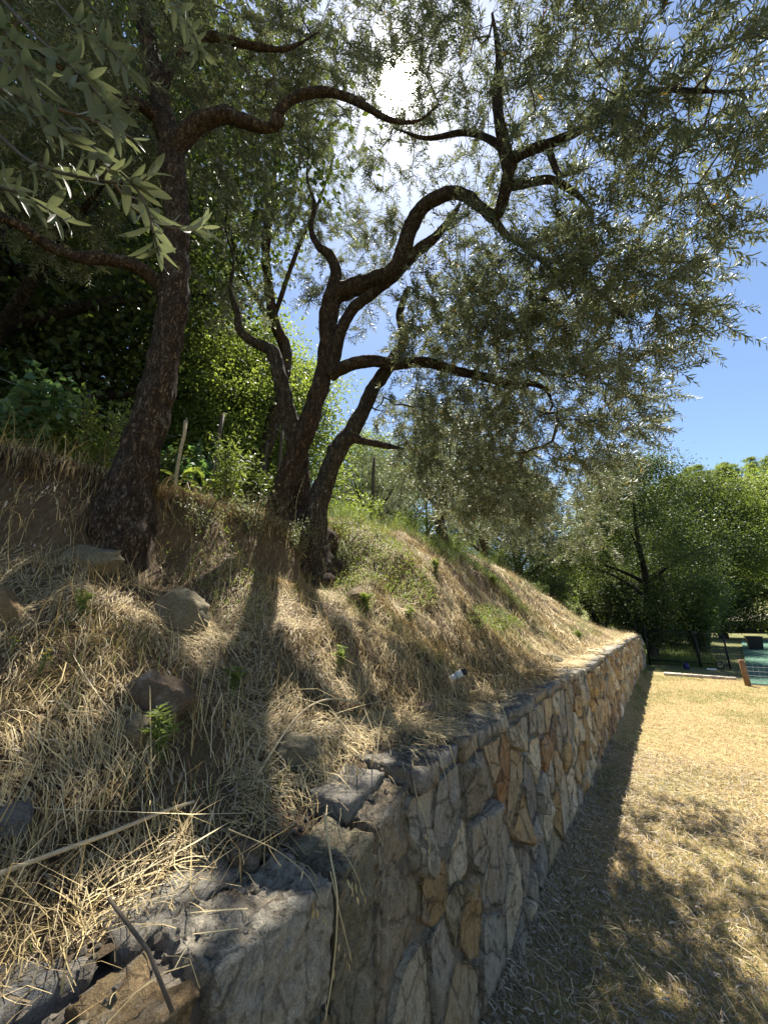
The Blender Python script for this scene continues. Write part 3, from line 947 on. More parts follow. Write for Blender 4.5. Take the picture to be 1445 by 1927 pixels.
def grow(nodes, targets, g, step=0.13, base_pen=0.0):
    pos = list(nodes); par = [-1] * len(nodes); nl = len(nodes)
    arr = np.zeros((len(nodes) + len(targets) * 40, 3)); arr[:nl] = nodes; cnt = nl
    dmin = np.array([np.min(((nodes - t) ** 2).sum(1)) for t in targets])
    ends = []
    for ti in np.argsort(dmin):
        t = targets[ti]
        d = np.linalg.norm(arr[:cnt] - t, axis=1)
        k = int(np.argmin(d)); L = d[k]
        if L < 0.03: continue
        n = max(1, int(math.ceil(L / step)))
        a = arr[k]
        perp = unit(np.cross(t - a, g.normal(size=3))) * L * g.uniform(0.02, 0.16)
        prev = k
        for q in range(1, n + 1):
            f = q / n
            p = a + (t - a) * f + perp * math.sin(math.pi * f) + g.normal(size=3) * 0.012
            if cnt >= len(arr): break
            arr[cnt] = p; par.append(prev); prev = cnt; cnt += 1
        ends.append(prev)
    return arr[:cnt], np.array(par), ends, nl

def twig_tubes(arr, par, nl, geo, r0=0.0022, p=0.46, sides=4, rmax=0.03):
    n = len(arr); desc = np.zeros(n)
    child = np.zeros(n, int)
    for i in range(nl, n): child[par[i]] += 1
    for i in range(n - 1, nl - 1, -1):
        if child[i] == 0: desc[i] += 1
        if par[i] >= 0: desc[par[i]] += desc[i]
    rad = np.minimum(r0 * np.maximum(desc, 1) ** p, rmax)
    used = np.zeros(n, bool)
    order = sorted([i for i in range(nl, n) if child[i] == 0], key=lambda i: -i)
    order = [i for i in range(nl, n) if child[i] == 0]
    for tip in order:
        ch = [tip]; i = tip
        while i >= nl and not used[i]:
            used[i] = True
            ch.append(par[i]); i = par[i]
        ch = ch[::-1]
        if len(ch) < 2: continue
        pth = arr[ch]; rr = rad[ch].copy(); rr[0] = rr[1]
        geo.tube(pth, rr, sides if rr.max() < 0.012 else 6, False)
    return rad

def in_ellipsoids(ells, g, dens):
    outp = []
    for c, r in ells:
        r = np.broadcast_to(np.asarray(r, float), (3,))
        n = int(dens * np.prod(r) ** (2 / 3) * 3)
        d = unit(g.normal(size=(n, 3))) * (g.random((n, 1)) ** 0.42)
        outp.append(np.asarray(c) + d * r)
    return np.vstack(outp)

def shoots(ends, arr, par, g, per, cent, slen=(0.14, 0.30), leaf=(0.042, 0.066), w=(0.009, 0.0135), gap=0.017, droop=0.25):
    """leafy shoots at the twig ends: stems and opposite pairs of narrow leaves"""
    B, D = [], []
    for e in ends:
        d0 = unit(arr[e] - arr[par[e]])
        for _ in range(g.integers(per[0], per[1] + 1)):
            D.append(unit(d0 * 0.9 + g.normal(size=3) * 0.65 + unit(arr[e] - cent) * 0.45 + np.array([0, 0, g.uniform(-droop * 1.6, 0.3)])))
            B.append(arr[e])
    B = np.array(B); D = np.array(D); n = len(B)
    L = g.uniform(slen[0], slen[1], n)
    bend = unit(g.normal(size=(n, 3)) + np.array([0, 0, -0.8]))
    ts = np.linspace(0, 1, 4)
    sv = []
    s1 = unit(np.cross(D, g.normal(size=(n, 3)))); s2 = np.cross(D, s1)
    def pt(t): return B + D * (L * t)[:, None] + bend * (L * 0.22 * t * t)[:, None] if np.ndim(t) else B + D * (L * t)[:, None] + bend * (L * 0.22 * t * t)[:, None]
    for t in ts:
        c = pt(np.full(n, t)); r = 0.0016 * (1 - 0.6 * t)
        for a in (0, 2.094, 4.189):
            sv.append(c + (s1 * math.cos(a) + s2 * math.sin(a)) * r)
    sv = np.stack(sv, 1).reshape(-1, 3)
    b0 = np.arange(n)[:, None] * 12
    sq = np.vstack([b0 + np.array([[3 * k + a, 3 * k + (a + 1) % 3, 3 * k + 3 + (a + 1) % 3, 3 * k + 3 + a]]) for k in range(3) for a in range(3)])
    lb, ld, ln_, ll, lw = [], [], [], [], []
    K = int(slen[1] / gap)
    for k in range(K):
        t = (k + 0.6) * gap / L
        ok = t < 1.0
        if not ok.any(): continue
        tt = t[ok]; c = B[ok] + D[ok] * (L[ok] * tt)[:, None] + bend[ok] * (L[ok] * 0.22 * tt * tt)[:, None]
        dd = unit(D[ok] + bend[ok] * 0.44 * tt[:, None])
        ph = (k % 2) * 1.571
        sd = s1[ok] * math.cos(ph) + s2[ok] * math.sin(ph)
        for sg in (1, -1):
            m_ = len(tt)
            drop = g.random(m_) > 0.12
            dl = unit(dd * g.uniform(0.5, 1.0, (m_, 1)) + sd * sg * g.uniform(0.6, 1.0, (m_, 1)) + g.normal(size=(m_, 3)) * 0.22)
            nn = unit(dd - dl * (dd * dl).sum(1)[:, None] + g.normal(size=(m_, 3)) * 0.5)
            lb.append(c[drop]); ld.append(dl[drop]); ln_.append(nn[drop])
            sc = (0.65 + 0.35 * np.sin(math.pi * np.clip(tt, 0.05, 0.95)))[drop]
            ll.append(g.uniform(leaf[0], leaf[1], m_)[drop] * sc); lw.append(g.uniform(w[0], w[1], m_)[drop] * sc)
    tipd = unit(D + bend * 0.44)
    return sv, sq, np.vstack(lb), np.vstack(ld), np.vstack(ln_), np.concatenate(ll), np.concatenate(lw)

def sun_gap(p, ang):
    """the opening in the leaves through which the sun shines to where the photographer stood"""
    d = unit(p - CAM)
    return (d @ SUN) < math.cos(ang)

LEAF_ME = []
for k in range(5):
    v, q = leaf_arrays(np.zeros((1, 3)), np.array([[1, 0, 0.]]), np.array([[0, 0, 1.]]), 1.0, 0.21 + 0.02 * k, fold=0.10 + 0.05 * (k % 3), droop=0.04 + 0.03 * k)
    # finer blade for leaves seen close
    T = np.linspace(0, 1, 9); vv = []
    for t in T:
        wv = (0.088 + 0.009 * k) * (math.sin(math.pi * min(1, t * 0.93 + 0.05)) ** 0.75) * (1 if 0 < t < 1 else 0.12)
        zc = -(0.04 + 0.035 * k) * t * t
        for s in (-1, -0.5, 0, 0.5, 1):
            vv.append((t, s * wv, zc + abs(s) * wv * (0.25 + 0.1 * (k % 3))))
    LEAF_ME.append(mesh_np('leaf', np.array(vv), grid_faces(9, 5), True))
    LEAF_ME[-1].materials.append(M['olive_leaf'])

def leaf_object(parent, base, d, nrm, ln, g, pl):
    d = unit(d); s = unit(np.cross(nrm, d)); nn = np.cross(d, s)
    mtx = Matrix(((d[0], s[0], nn[0], 0), (d[1], s[1], nn[1], 0), (d[2], s[2], nn[2], 0), (0, 0, 0, 1))) @ Matrix.Diagonal((ln, ln, ln, 1))
    mtx.translation = Vector(base) - Vector(pl)
    o = bpy.data.objects.new('leaf', LEAF_ME[int(g.integers(0, 5))])
    COL.objects.link(o); o.parent = parent
    o.matrix_local = mtx
    return o

def build_olive(root, limbs, ells, dens, g, leafmat, per=(2, 3), simple=False, nleafobj=0, extra=None, lump=0.16, keep=None, yellow=0.0, barks=None, **kw):
    nodes = []
    for k, (nm, pth, rad, lab) in enumerate(limbs):
        ge = Geo()
        big = rad.max() > 0.05
        if big:
            d_ = np.arange(0, len(pth) - 1, 0.4); i_ = d_.astype(int); f_ = (d_ - i_)[:, None]
            pth = pth[i_] * (1 - f_) + pth[i_ + 1] * f_; rad = rad[i_] * (1 - f_[:, 0]) + rad[i_ + 1] * f_[:, 0]
        ge.tube(pth, rad, 36 if big else 12, True, lump * 1.15 if big else lump * 0.8, 7.0, k * 3.3)
        ge.build(nm, (barks or {}).get(k, M['bark']), root, label=lab)
        nodes.append(pth[len(pth) // 3:] if nm == 'trunk' else pth[2:])
    nodes = np.vstack(nodes)
    tg = in_ellipsoids(ells, g, dens)
    if extra is not None: tg = np.vstack([tg, extra])
    if keep is not None: tg = tg[keep(tg)]
    tg = tg[sun_gap(tg, R(1.6)) & (sun_gap(tg, R(9)) | (g.random(len(tg)) < .68))]
    arr, par, ends, nl = grow(nodes, tg, g)
    ge = Geo(); rad = twig_tubes(arr, par, nl, ge)
    cent = tg.mean(0)
    thin = [i for i in range(nl, len(arr)) if rad[i] < 0.005 and g.random() < 0.22]
    sv, sq, lb, ld, ln_, ll, lw = shoots(list(ends) + thin, arr, par, g, per, cent, **kw)
    ge.add(sv, sq)
    ge.build('twigs', M['twig'], root, kind='stuff')
    ok = sun_gap(lb + ld * ll[:, None] * 0.5, R(0.75))
    lb, ld, ln_, ll, lw = lb[ok], ld[ok], ln_[ok], ll[ok], lw[ok]
    if nleafobj:
        dist = np.linalg.norm(lb - CAM, axis=1); infr = ((lb - CAM) @ FW > 0.2)
        score = np.where(infr, ll / dist, 0)
        idx = np.argsort(-score)[:nleafobj]
        for i in idx:
            leaf_object(root, lb[i], ld[i], ln_[i], ll[i], g, root.location)
        msk = np.ones(len(lb), bool); msk[idx] = False
        lb, ld, ln_, ll, lw = lb[msk], ld[msk], ln_[msk], ll[msk], lw[msk]
    yl = g.random(len(lb)) < yellow
    for nm, mk, mt in (('crown', ~yl, leafmat), ('yellow_leaves', yl, M['yellow_leaf'])):
        if mk.sum() < 3: continue
        nearm = np.linalg.norm(lb - CAM, axis=1) < (0 if simple else 3.7)
        v1, q1 = leaf_arrays(lb[mk & nearm], ld[mk & nearm], ln_[mk & nearm], ll[mk & nearm], lw[mk & nearm])
        v2, q2 = leaf_arrays(lb[mk & ~nearm], ld[mk & ~nearm], ln_[mk & ~nearm], ll[mk & ~nearm], lw[mk & ~nearm] * 1.15, simple=True)
        obj(nm, np.vstack([v1, v2]), np.vstack([q1, q2 + len(v1)]), mt, root, kind='stuff')
    print('olive leaves', len(lb), 'targets', len(tg))
    return len(lb)

LEAFY = dict(slen=(0.15, 0.32), leaf=(0.050, 0.080), w=(0.0095, 0.0140), gap=0.017)
# --- the olive on the left, its trunk leaning out of the earth face
A = thing('olive_tree', P(235, 1000, 2.62), 'leaning olive with a single thick dark trunk growing from the bare earth face', 'olive tree')
tr = limb([(228, 1040, 2.55, 130), (232, 985, 2.58, 118), (240, 930, 2.64, 92), (258, 870, 2.70, 78), (280, 800, 2.76, 70), (300, 720, 2.82, 62), (318, 630, 2.88, 57), (330, 540, 2.94, 54),
           (334, 460, 3.0, 48), (333, 390, 3.06, 46), (326, 310, 3.14, 50), (312, 240, 3.2, 42), (298, 170, 3.3, 38), (282, 90, 3.4, 34), (268, 10, 3.5, 30), (250, -80, 3.6, 22)], 8, True, 0.95)
bA = limb([(322, 300, 3.14, 40), (345, 258, 3.12, 35), (385, 226, 3.10, 31), (425, 217, 3.08, 27), (470, 233, 3.06, 25), (508, 241, 3.04, 24), (536, 230, 3.03, 21)])
bA2 = limb([(515, 240, 3.04, 22), (524, 212, 3.03, 20), (550, 186, 3.02, 18), (600, 173, 3.0, 17), (650, 182, 2.98, 15), (692, 203, 2.96, 13), (735, 226, 2.94, 11), (785, 228, 2.9, 9), (826, 196, 2.88, 7)])
bB = limb([(318, 560, 2.92, 34), (296, 530, 2.88, 28), (262, 504, 2.8, 26), (205, 488, 2.7, 23), (145, 484, 2.6, 22), (88, 460, 2.5, 21), (35, 424, 2.38, 20), (-30, 395, 2.2, 19), (-140, 330, 1.9, 16), (-260, 210, 1.5, 13)])
bC = limb([(310, 235, 3.2, 26), (270, 200, 3.1, 22), (220, 190, 2.95, 18), (150, 150, 2.8, 15), (60, 90, 2.6, 11)])
bD = limb([(300, 170, 3.3, 24), (330, 110, 3.4, 20), (390, 70, 3.5, 17), (470, 85, 3.6, 14), (540, 92, 3.6, 10), (600, 60, 3.7, 7)])
bE = limb([(318, 420, 3.05, 22), (270, 395, 3.2, 20), (215, 350, 3.4, 17), (160, 300, 3.6, 13), (90, 270, 3.8, 9)])
limbsA = [('trunk', *tr, None), ('branch', *bA, 'thick dark branch reaching right to a sawn stub'), ('branch', *bA2, 'thin branch arching over towards the sun'),
          ('branch', *bB, 'long low branch bending out to the left'), ('branch', *bC, None), ('branch', *bD, None), ('branch', *bE, None)]
def E(px, py, d, r): return (P(px, py, d), r)
ellsA = [E(120, 160, 3.0, 0.75), E(330, 60, 3.5, 0.75), E(470, 90, 3.9, 0.7), E(60, 20, 2.6, 0.7), E(560, 60, 3.9, 0.6), E(220, 260, 3.6, 0.6), E(40, 330, 3.4, 0.55), E(560, 180, 4.2, .5), E(430, 330, 4.3, .6), E(130, 420, 3.8, .5)]
build_olive(A, limbsA, ellsA, 50, np.random.default_rng(3), M['olive_leaf'], per=(2, 3), **LEAFY)

# the low spray of that tree hanging close to the camera: every leaf a piece
g3 = np.random.default_rng(77)
spr = thing('olive_spray', P(-60, 100, 0.9), 'spray of large grey green olive leaves hanging close in front of the left trunk', 'olive branch')
S_ = [[(-190, 20, .98), (-60, 60, .90), (80, 190, .80), (200, 300, .72), (268, 372, .68), (300, 480, .66)],
      [(-160, -80, .95), (-40, -40, .85), (60, 60, .78), (160, 150, .72), (215, 215, .68)],
      [(-150, 200, .90), (-30, 235, .82), (60, 305, .76), (160, 335, .72), (250, 345, .69), (282, 330, .68)],
      [(-150, 280, .85), (-50, 335, .78), (40, 365, .72), (118, 412, .68)],
      [(-20, -130, 1.05), (60, -50, 1.0), (140, 40, .94), (205, 90, .88), (240, 130, .85)],
      [(190, 305, .72), (250, 390, .80), (320, 428, .86), (382, 428, .90)],
      [(-150, 110, .80), (-60, 150, .74), (40, 185, .70), (120, 255, .67)],
      [(200, -140, 1.15), (280, -50, 1.1), (340, 20, 1.05), (378, 95, 1.0)],
      [(-120, -20, .72), (-40, 20, .66), (25, 80, .62), (60, 150, .60)],
      [(90, 200, .80), (170, 225, .84), (250, 260, .9)]]
ge = Geo()
for si, s in enumerate(S_):
    pth = catmull([P(*q) for q in s], 8)
    L = np.concatenate([[0], np.cumsum(np.linalg.norm(np.diff(pth, axis=0), axis=1))])
    ge.tube(pth, np.linspace(0.0042, 0.0016, len(pth)), 6, False)
    t, u, w = frames(pth)
    k = 0; dpos = L[-1]
    ndone = 0
    while dpos > L[-1] * 0.28 and ndone < 28:
        i = int(np.clip(np.searchsorted(L, dpos), 1, len(pth) - 1))
        ph = (k % 2) * 1.571 + g3.normal() * 0.25
        sd = u[i] * math.cos(ph) + w[i] * math.sin(ph)
        for sg in (1, -1):
            if g3.random() < 0.12: continue
            sp2 = 0.35 if k == 0 else g3.uniform(0.55, 0.95)
            dl = unit(t[i] * 1.0 + sd * sg * sp2 + g3.normal(size=3) * 0.12)
            nn = unit(t[i] - dl * (t[i] @ dl) + g3.normal(size=3) * 0.3)
            ln = g3.uniform(0.048, 0.072) * (0.72 if k == 0 else 1.0)
            leaf_object(spr, pth[i], dl, nn, ln, g3, spr.location); ndone += 1
        dpos -= g3.uniform(0.010, 0.019) if k < 4 else g3.uniform(0.017, 0.03)
        k += 1
j = catmull([P(-430, -40, 1.3), P(-300, 20, 1.1), P(-190, 20, .98)], 6); ge.tube(j, np.linspace(0.007, 0.0045, len(j)), 6, False)
for s in (1, 2, 3, 4, 6, 7, 8):
    a = P(*S_[s][0]); b = P(-300, 20, 1.1)
    ge.tube(catmull([b, (a + b) / 2 + np.array([0, 0, .02]), a], 4), 0.0042, 6, False)
ge.build('stem', M['twig'], spr)

# --- the olive in the middle: three stems from one root, limbs over the wall and lawn
Bt = thing('olive_tree', P(560, 1015, 4.25), 'three stemmed olive in the middle, its big arching limbs spreading over the wall', 'olive tree')
s1 = limb([(522, 1060, 4.10, 84), (524, 1000, 4.16, 70), (530, 940, 4.22, 58), (552, 865, 4.28, 52), (582, 790, 4.32, 46), (604, 720, 4.36, 42), (616, 660, 4.38, 40), (618, 600, 4.38, 44), (628, 560, 4.32, 46),
            (655, 545, 4.26, 44), (700, 530, 4.15, 42), (740, 510, 4.05, 42), (757, 480, 3.98, 40), (772, 430, 3.9, 36), (798, 388, 3.8, 34), (845, 364, 3.68, 30), (880, 370, 3.6, 27), (905, 392, 3.52, 25), (930, 408, 3.46, 26), (944, 385, 3.42, 27),
            (953, 345, 3.36, 29), (962, 300, 3.3, 26)], 6, True, 0.82)
s1b = limb([(626, 690, 4.35, 32), (640, 630, 4.3, 28), (662, 585, 4.24, 26), (700, 552, 4.18, 26), (742, 520, 4.08, 24), (780, 478, 4.0, 26), (815, 450, 3.9, 26), (845, 415, 3.8, 24), (868, 380, 3.7, 22)], 7, False, 0.85)
s2 = limb([(560, 850, 4.30, 34), (548, 805, 4.30, 34), (540, 765, 4.30, 30), (528, 715, 4.32, 28), (516, 670, 4.36, 27), (506, 655, 4.38, 22), (480, 645, 4.42, 19), (452, 622, 4.46, 16), (446, 585, 4.5, 13), (434, 545, 4.55, 10), (440, 490, 4.6, 8), (425, 430, 4.65, 6), (432, 370, 4.7, 5)])
s3 = limb([(600, 1070, 4.12, 80), (590, 1010, 4.18, 64), (596, 960, 4.22, 52), (612, 905, 4.28, 46), (634, 850, 4.32, 46), (656, 818, 4.34, 38), (684, 770, 4.36, 34), (706, 725, 4.36, 31), (735, 685, 4.34, 30), (760, 640, 4.3, 24), (752, 590, 4.3, 18), (770, 540, 4.3, 12)], 7, True, 0.85)
s4 = limb([(560, 1060, 4.4, 60), (560, 960, 4.45, 50), (566, 900, 4.5, 36), (572, 850, 4.55, 22)], 7, True)
b1 = limb([(622, 705, 4.33, 30), (650, 690, 4.26, 26), (695, 680, 4.2, 24), (745, 684, 4.14, 22), (800, 682, 4.05, 20), (860, 698, 3.95, 18), (920, 712, 3.88, 17), (965, 726, 3.82, 17), (1000, 722, 3.78, 15), (1028, 735, 3.74, 13), (1040, 765, 3.7, 9)])
b2 = limb([(622, 560, 4.3, 26), (632, 510, 4.3, 22), (620, 480, 4.3, 20), (598, 462, 4.3, 15), (585, 430, 4.32, 11), (592, 385, 4.35, 9), (578, 335, 4.4, 7), (582, 280, 4.45, 5)])
b3 = limb([(655, 820, 4.34, 20), (685, 830, 4.3, 16), (725, 838, 4.2, 13), (760, 845, 4.1, 9)])
b4 = limb([(962, 300, 3.3, 24), (990, 285, 3.25, 20), (1035, 270, 3.15, 18), (1085, 248, 3.0, 16), (1140, 215, 2.88, 17), (1195, 165, 2.76, 13), (1240, 90, 2.65, 9)])
b5 = limb([(958, 320, 3.34, 28), (945, 260, 3.34, 24), (935, 190, 3.36, 19), (938, 110, 3.38, 15), (925, 20, 3.4, 11)])
b6 = limb([(952, 350, 3.38, 20), (985, 346, 3.36, 18), (1030, 338, 3.34, 15), (1062, 350, 3.3, 13), (1095, 375, 3.25, 12), (1115, 410, 3.2, 9)])
b7 = limb([(925, 405, 3.48, 16), (950, 440, 3.46, 13), (985, 462, 3.44, 11), (1030, 500, 3.42, 9), (1070, 560, 3.4, 7)])
b8 = limb([(1030, 270, 3.16, 14), (1042, 310, 3.14, 12), (1055, 330, 3.12, 10), (1085, 325, 3.1, 8)])
b9 = limb([(1085, 248, 3.0, 14), (1160, 190, 2.8, 12), (1240, 170, 2.6, 10), (1330, 172, 2.4, 8), (1400, 170, 2.25, 6)])
b10 = limb([(960, 298, 3.3, 16), (920, 262, 3.5, 13), (870, 250, 3.7, 11), (800, 260, 3.9, 9), (740, 240, 4.1, 6)])
rf = np.vstack([P(575, 1075, 4.25) - [0, 0, .45], P(572, 1060, 4.28), P(568, 1020, 4.32), P(566, 985, 4.36), P(566, 960, 4.4)])
ge = Geo(); pf = catmull(rf, 7); ge.tube(pf, np.interp(np.linspace(0, 1, len(pf)), [0, .3, .55, .8, 1], [.55, .42, .33, .24, .10]), 40, True, .35, 5.0, 8.8)
ge.build('root_flare', M['bark'], Bt)
limbsB = [('trunk', *s1, 'left stem of the three, bent into an arch above the wall'), ('branch', *s1b, None), ('branch', *s2, 'pale thin stub stem, broken at its top'), ('trunk', *s3, 'right stem of the three, leaning right with grey lichen'), ('trunk', *s4, None),
          ('branch', *b1, None), ('branch', *b2, None), ('branch', *b3, None), ('branch', *b4, None), ('branch', *b5, None), ('branch', *b6, None), ('branch', *b7, None), ('branch', *b8, None), ('branch', *b9, None), ('branch', *b10, None)]
ellsB = [E(1000, 200, 3.3, 0.75), E(1130, 420, 3.1, 0.75), E(1050, 620, 3.4, 0.80), E(880, 620, 3.7, 0.75), E(780, 220, 3.9, 0.85), E(1230, 150, 2.6, 0.6), E(590, 410, 4.5, 0.36),
         E(1180, 620, 3.3, 0.60), E(870, 60, 3.5, 0.65), E(1000, 830, 3.7, 0.62), E(850, 800, 3.9, 0.50), E(1130, 790, 3.6, 0.50), E(740, 60, 4.2, 0.7), E(1270, 500, 2.7, 0.42), E(1240, 310, 2.6, 0.45),
         E(1360, 110, 2.2, 0.40), E(1290, 640, 2.9, 0.30), E(730, 430, 4.4, 0.40), E(1080, 40, 2.9, 0.6), E(560, 250, 4.9, 0.55), E(900, 480, 3.9, 0.6), E(1330, 330, 2.3, 0.3), E(1000, 950, 4.2, 0.45), E(800, 880, 4.1, 0.35), E(1100, 900, 4.4, .5), E(640, 560, 4.8, .5), E(900, 900, 4.4, .5), E(1180, 800, 3.9, .45), E(700, 130, 4.6, .8), E(760, 790, 4.5, .5), E(850, 890, 4.4, .5), E(790, 650, 4.35, .42), E(730, 490, 4.6, .32), E(455, 560, 4.9, .42), E(800, 800, 4.3, .4), E(950, 900, 4.5, .5), E(980, 965, 5.0, .5), E(870, 960, 5.0, .42), E(1080, 1000, 5.2, .45), E(930, 780, 4.1, .5), (np.array([-.10, 3.9, 4.0]), .75), (np.array([.25, 3.0, 4.2]), .7), (np.array([-.4, 3.0, 4.4]), .6), (np.array([-.7, 4.6, 3.6]), .6), (np.array([.45, 3.2, 4.3]), .65)]
build_olive(Bt, limbsB, ellsB, 52, np.random.default_rng(4), M['olive_leaf'], per=(2, 3), nleafobj=200, yellow=0.006, **LEAFY, barks={2: M['bark_grey'], 3: M['bark_grey']})

# --- a tall olive on the terrace behind, its crown filling the view between the two front trees
Ct = thing('olive_tree', (-5.2, 4.0, float(ground_z(-5.2, 4.0)) - .05), 'tall fine leaved olive on the terrace, between the left trunk and the three stems', 'olive tree')
ct = catmull(np.array([(-5.2, 4.0, float(ground_z(-5.2, 4.0)) - .3), P(535, 700, 7.5), P(515, 600, 7.3), P(500, 480, 7.1), P(505, 350, 6.9)]), 7)
cb1 = catmull(np.array([ct[14], P(560, 470, 7.0), P(600, 380, 6.9), P(630, 290, 6.8)]), 6)
cb2 = catmull(np.array([ct[12], P(460, 520, 7.1), P(430, 420, 7.0), P(425, 300, 6.8)]), 6)
cb3 = catmull(np.array([ct[20], P(520, 300, 6.8), P(535, 220, 6.6), P(540, 150, 6.5)]), 6)
limbsC = [('trunk', ct, np.linspace(.16, .05, len(ct)), None)] + [('branch', q, np.linspace(.05, .012, len(q)), None) for q in (cb1, cb2, cb3)]
build_olive(Ct, limbsC, [E(440, 280, 6.8, 1.0), E(500, 430, 7.0, 1.0), E(600, 300, 6.8, .95), E(420, 540, 7.2, .7), E(640, 440, 7.0, .5), E(540, 150, 6.5, .8)], 34,
            np.random.default_rng(14), M['olive_leaf_far'], per=(2, 3), simple=True, slen=(0.16, 0.34), leaf=(0.05, 0.08), w=(0.011, 0.016), gap=0.02)

# --- further olives: one grown, the others turned copies
def gen_olive(seed, h=3.6):
    g = np.random.default_rng(seed)
    root = thing('olive_tree', (0, 0, 0), '', 'olive tree')
    ls = []
    tp = catmull(np.array([(0, 0, -0.2), (0.05, 0, 0.4), (0.0, 0.08, 0.9), (0.1, 0.05, 1.3), (0.15, 0.1, 1.9)]), 6)
    ls.append(('trunk', tp, np.linspace(0.17, 0.07, len(tp)), None))
    for a in range(5):
        an = a * 1.26 + g.uniform(-.3, .3)
        e = np.array([math.cos(an), math.sin(an), 0])
        st = tp[12 + a * 2]
        pth = catmull([st, st + e * 0.35 + [0, 0, .3], st + e * 0.8 + [0, 0, .8], st + e * 1.1 + [0, 0, 1.35]], 5)
        ls.append(('branch', pth, np.linspace(0.06, 0.015, len(pth)), None))
    el = [((0.1, 0, 2.6), 1.15), ((0.9, 0.2, 2.1), .75), ((-0.8, 0.4, 2.2), .8), ((0.1, -0.9, 2.1), .8), ((0.2, 0.9, 2.0), .8), ((0, 0, 3.3), .8)]
    build_olive(root, ls, el, 36, g, M['olive_leaf_far'], per=(2, 3), simple=True, lump=0.15, slen=(0.16, 0.34), leaf=(0.05, 0.075), w=(0.011, 0.016), gap=0.021)
    return root
far0 = gen_olive(21)
spots = [(-2.9, 7.4, 0.3, 0.95, 'grey green olive further along the bank, right behind the middle one'),
         (-3.2, 11.0, 2.1, 0.9, 'third olive along the bank, nearest the dark oaks at the far end'),
         (-5.2, 7.9, 1.2, 0.8, 'small olive deeper on the terrace behind the three stemmed one')]
for i, (x, y, rz, s, lab) in enumerate(spots):
    loc = (x, y, float(ground_z(x, y)) - 0.05)
    if i == 0:
        far0.location = loc; far0.rotation_euler = (0, 0, rz); far0.scale = (s, s, s); far0['label'] = lab; far0['group'] = 'olives standing along the bank'
    else:
        copy_tree(far0, loc, rz, s, lab)

# ================================================================== WOODLAND TREES
def gen_tree(seed, h, rad, nleaf, lsize, leafmat, low=0.12, kind='oak_tree', trunk_r=0.2, dens=230):
    g = np.random.default_rng(seed)
    root = thing(kind, (0, 0, 0), '', 'tree')
    bend = g.uniform(-.3, .3, 2)
    tp = catmull(np.array([(0, 0, -0.4), (bend[0] * .3, bend[1] * .2, h * .15), (bend[0], bend[1], h * .35), (bend[0] * 1.5, bend[1], h * .6), (bend[0] * 1.6, bend[1] * 1.5, h * .85)]), 6)
    ge = Geo(); ge.tube(tp, np.linspace(trunk_r, trunk_r * .15, len(tp)), 10, True, 0.12, 3.0, seed)
    ge.build('trunk', M['bark_oak'], root)
    nodes = [tp[3:]]; ge = Geo()
    for a in range(11):
        an = a * 2.4 + g.uniform(-.4, .4); f = g.uniform(0.16, 0.7)
        st = tp[int(f * (len(tp) - 1))]; e = np.array([math.cos(an), math.sin(an), 0])
        L = rad * g.uniform(.65, .95) * (1.1 - 0.45 * f)
        pth = catmull([st, st + e * L * .4 + [0, 0, L * .28], st + e * L * .75 + [0, 0, L * .45], st + e * L + [0, 0, L * .5]], 5)
        ge.tube(pth, np.linspace(trunk_r * .38, .012, len(pth)), 6, False); nodes.append(pth[3:])
    nodes = np.vstack(nodes)
    n = dens
    zz = g.uniform(low, 1.0, n)
    prof = np.sqrt(np.clip(np.sin(np.pi * np.clip((zz - low) / (1.06 - low), 0.02, 1) ** 0.72), 0.02, 1))
    an = g.uniform(0, 6.283, n); rr = rad * prof * g.uniform(0.35, 1.0, n) ** 0.6 * (0.82 + 0.3 * np.sin(an * 3 + seed) * np.sin(zz * 9))
    tg = np.stack([np.cos(an) * rr + bend[0] * zz, np.sin(an) * rr + bend[1] * zz, zz * h], 1)
    arr, par, ends, nl = grow(nodes, tg, g, 0.3)
    twig_tubes(arr, par, nl, ge, 0.007, 0.42, 3, 0.05)
    ge.build('branches', M['bark_oak'], root, kind='stuff')
    cl = arr[ends]; k = nleaf // len(cl)
    c = np.repeat(cl, k, 0); m_ = len(c)
    sz = np.repeat(g.uniform(0.32, 0.62, (len(cl), 1)), k, 0)
    off = g.normal(size=(m_, 3)) * sz * np.array([.8, .8, .5]) * (rad / 3.2) ** 0.5
    base = c + off
    d = unit(off + g.normal(size=(m_, 3)) * .5 + [0, 0, -.12]); nn = unit(g.normal(size=(m_, 3)) * 0.7 + [0, 0, 1.0])
    v, q = leaf_arrays(base, d, nn, g.uniform(.7, 1.25, m_) * lsize, g.uniform(.5, .75, m_) * lsize, simple=True)
    obj('crown', v, q, leafmat, root, kind='stuff')
    return root

T = [gen_tree(31, 9.5, 3.6, 60000, 0.10, M['oak_leaf'], 0.10, 'oak_tree', 0.26),
     gen_tree(32, 8.5, 3.2, 52000, 0.095, M['oak_leaf'], 0.06, 'oak_tree', 0.20),
     gen_tree(33, 7.5, 2.8, 36000, 0.10, M['bright_leaf'], 0.08, 'broadleaf_tree', 0.15),
     gen_tree(34, 9.0, 3.4, 7000, 0.32, M['bright_leaf'], 0.05, 'hillside_tree', 0.16, 120)]
placed = [False] * 4
def put(k, x, y, rz, s, label, group, z=None):
    if z is None: z = float(ground_z(x, y)) - 0.1 if x < -0.3 else -0.05
    if not placed[k]:
        r = T[k]; r.location = (x, y, z); r.rotation_euler = (0, 0, rz); r.scale = (s, s, s); r['label'] = label; r['group'] = group; placed[k] = True
        return r
    return copy_tree(T[k], (x, y, z), rz, s, label, group)

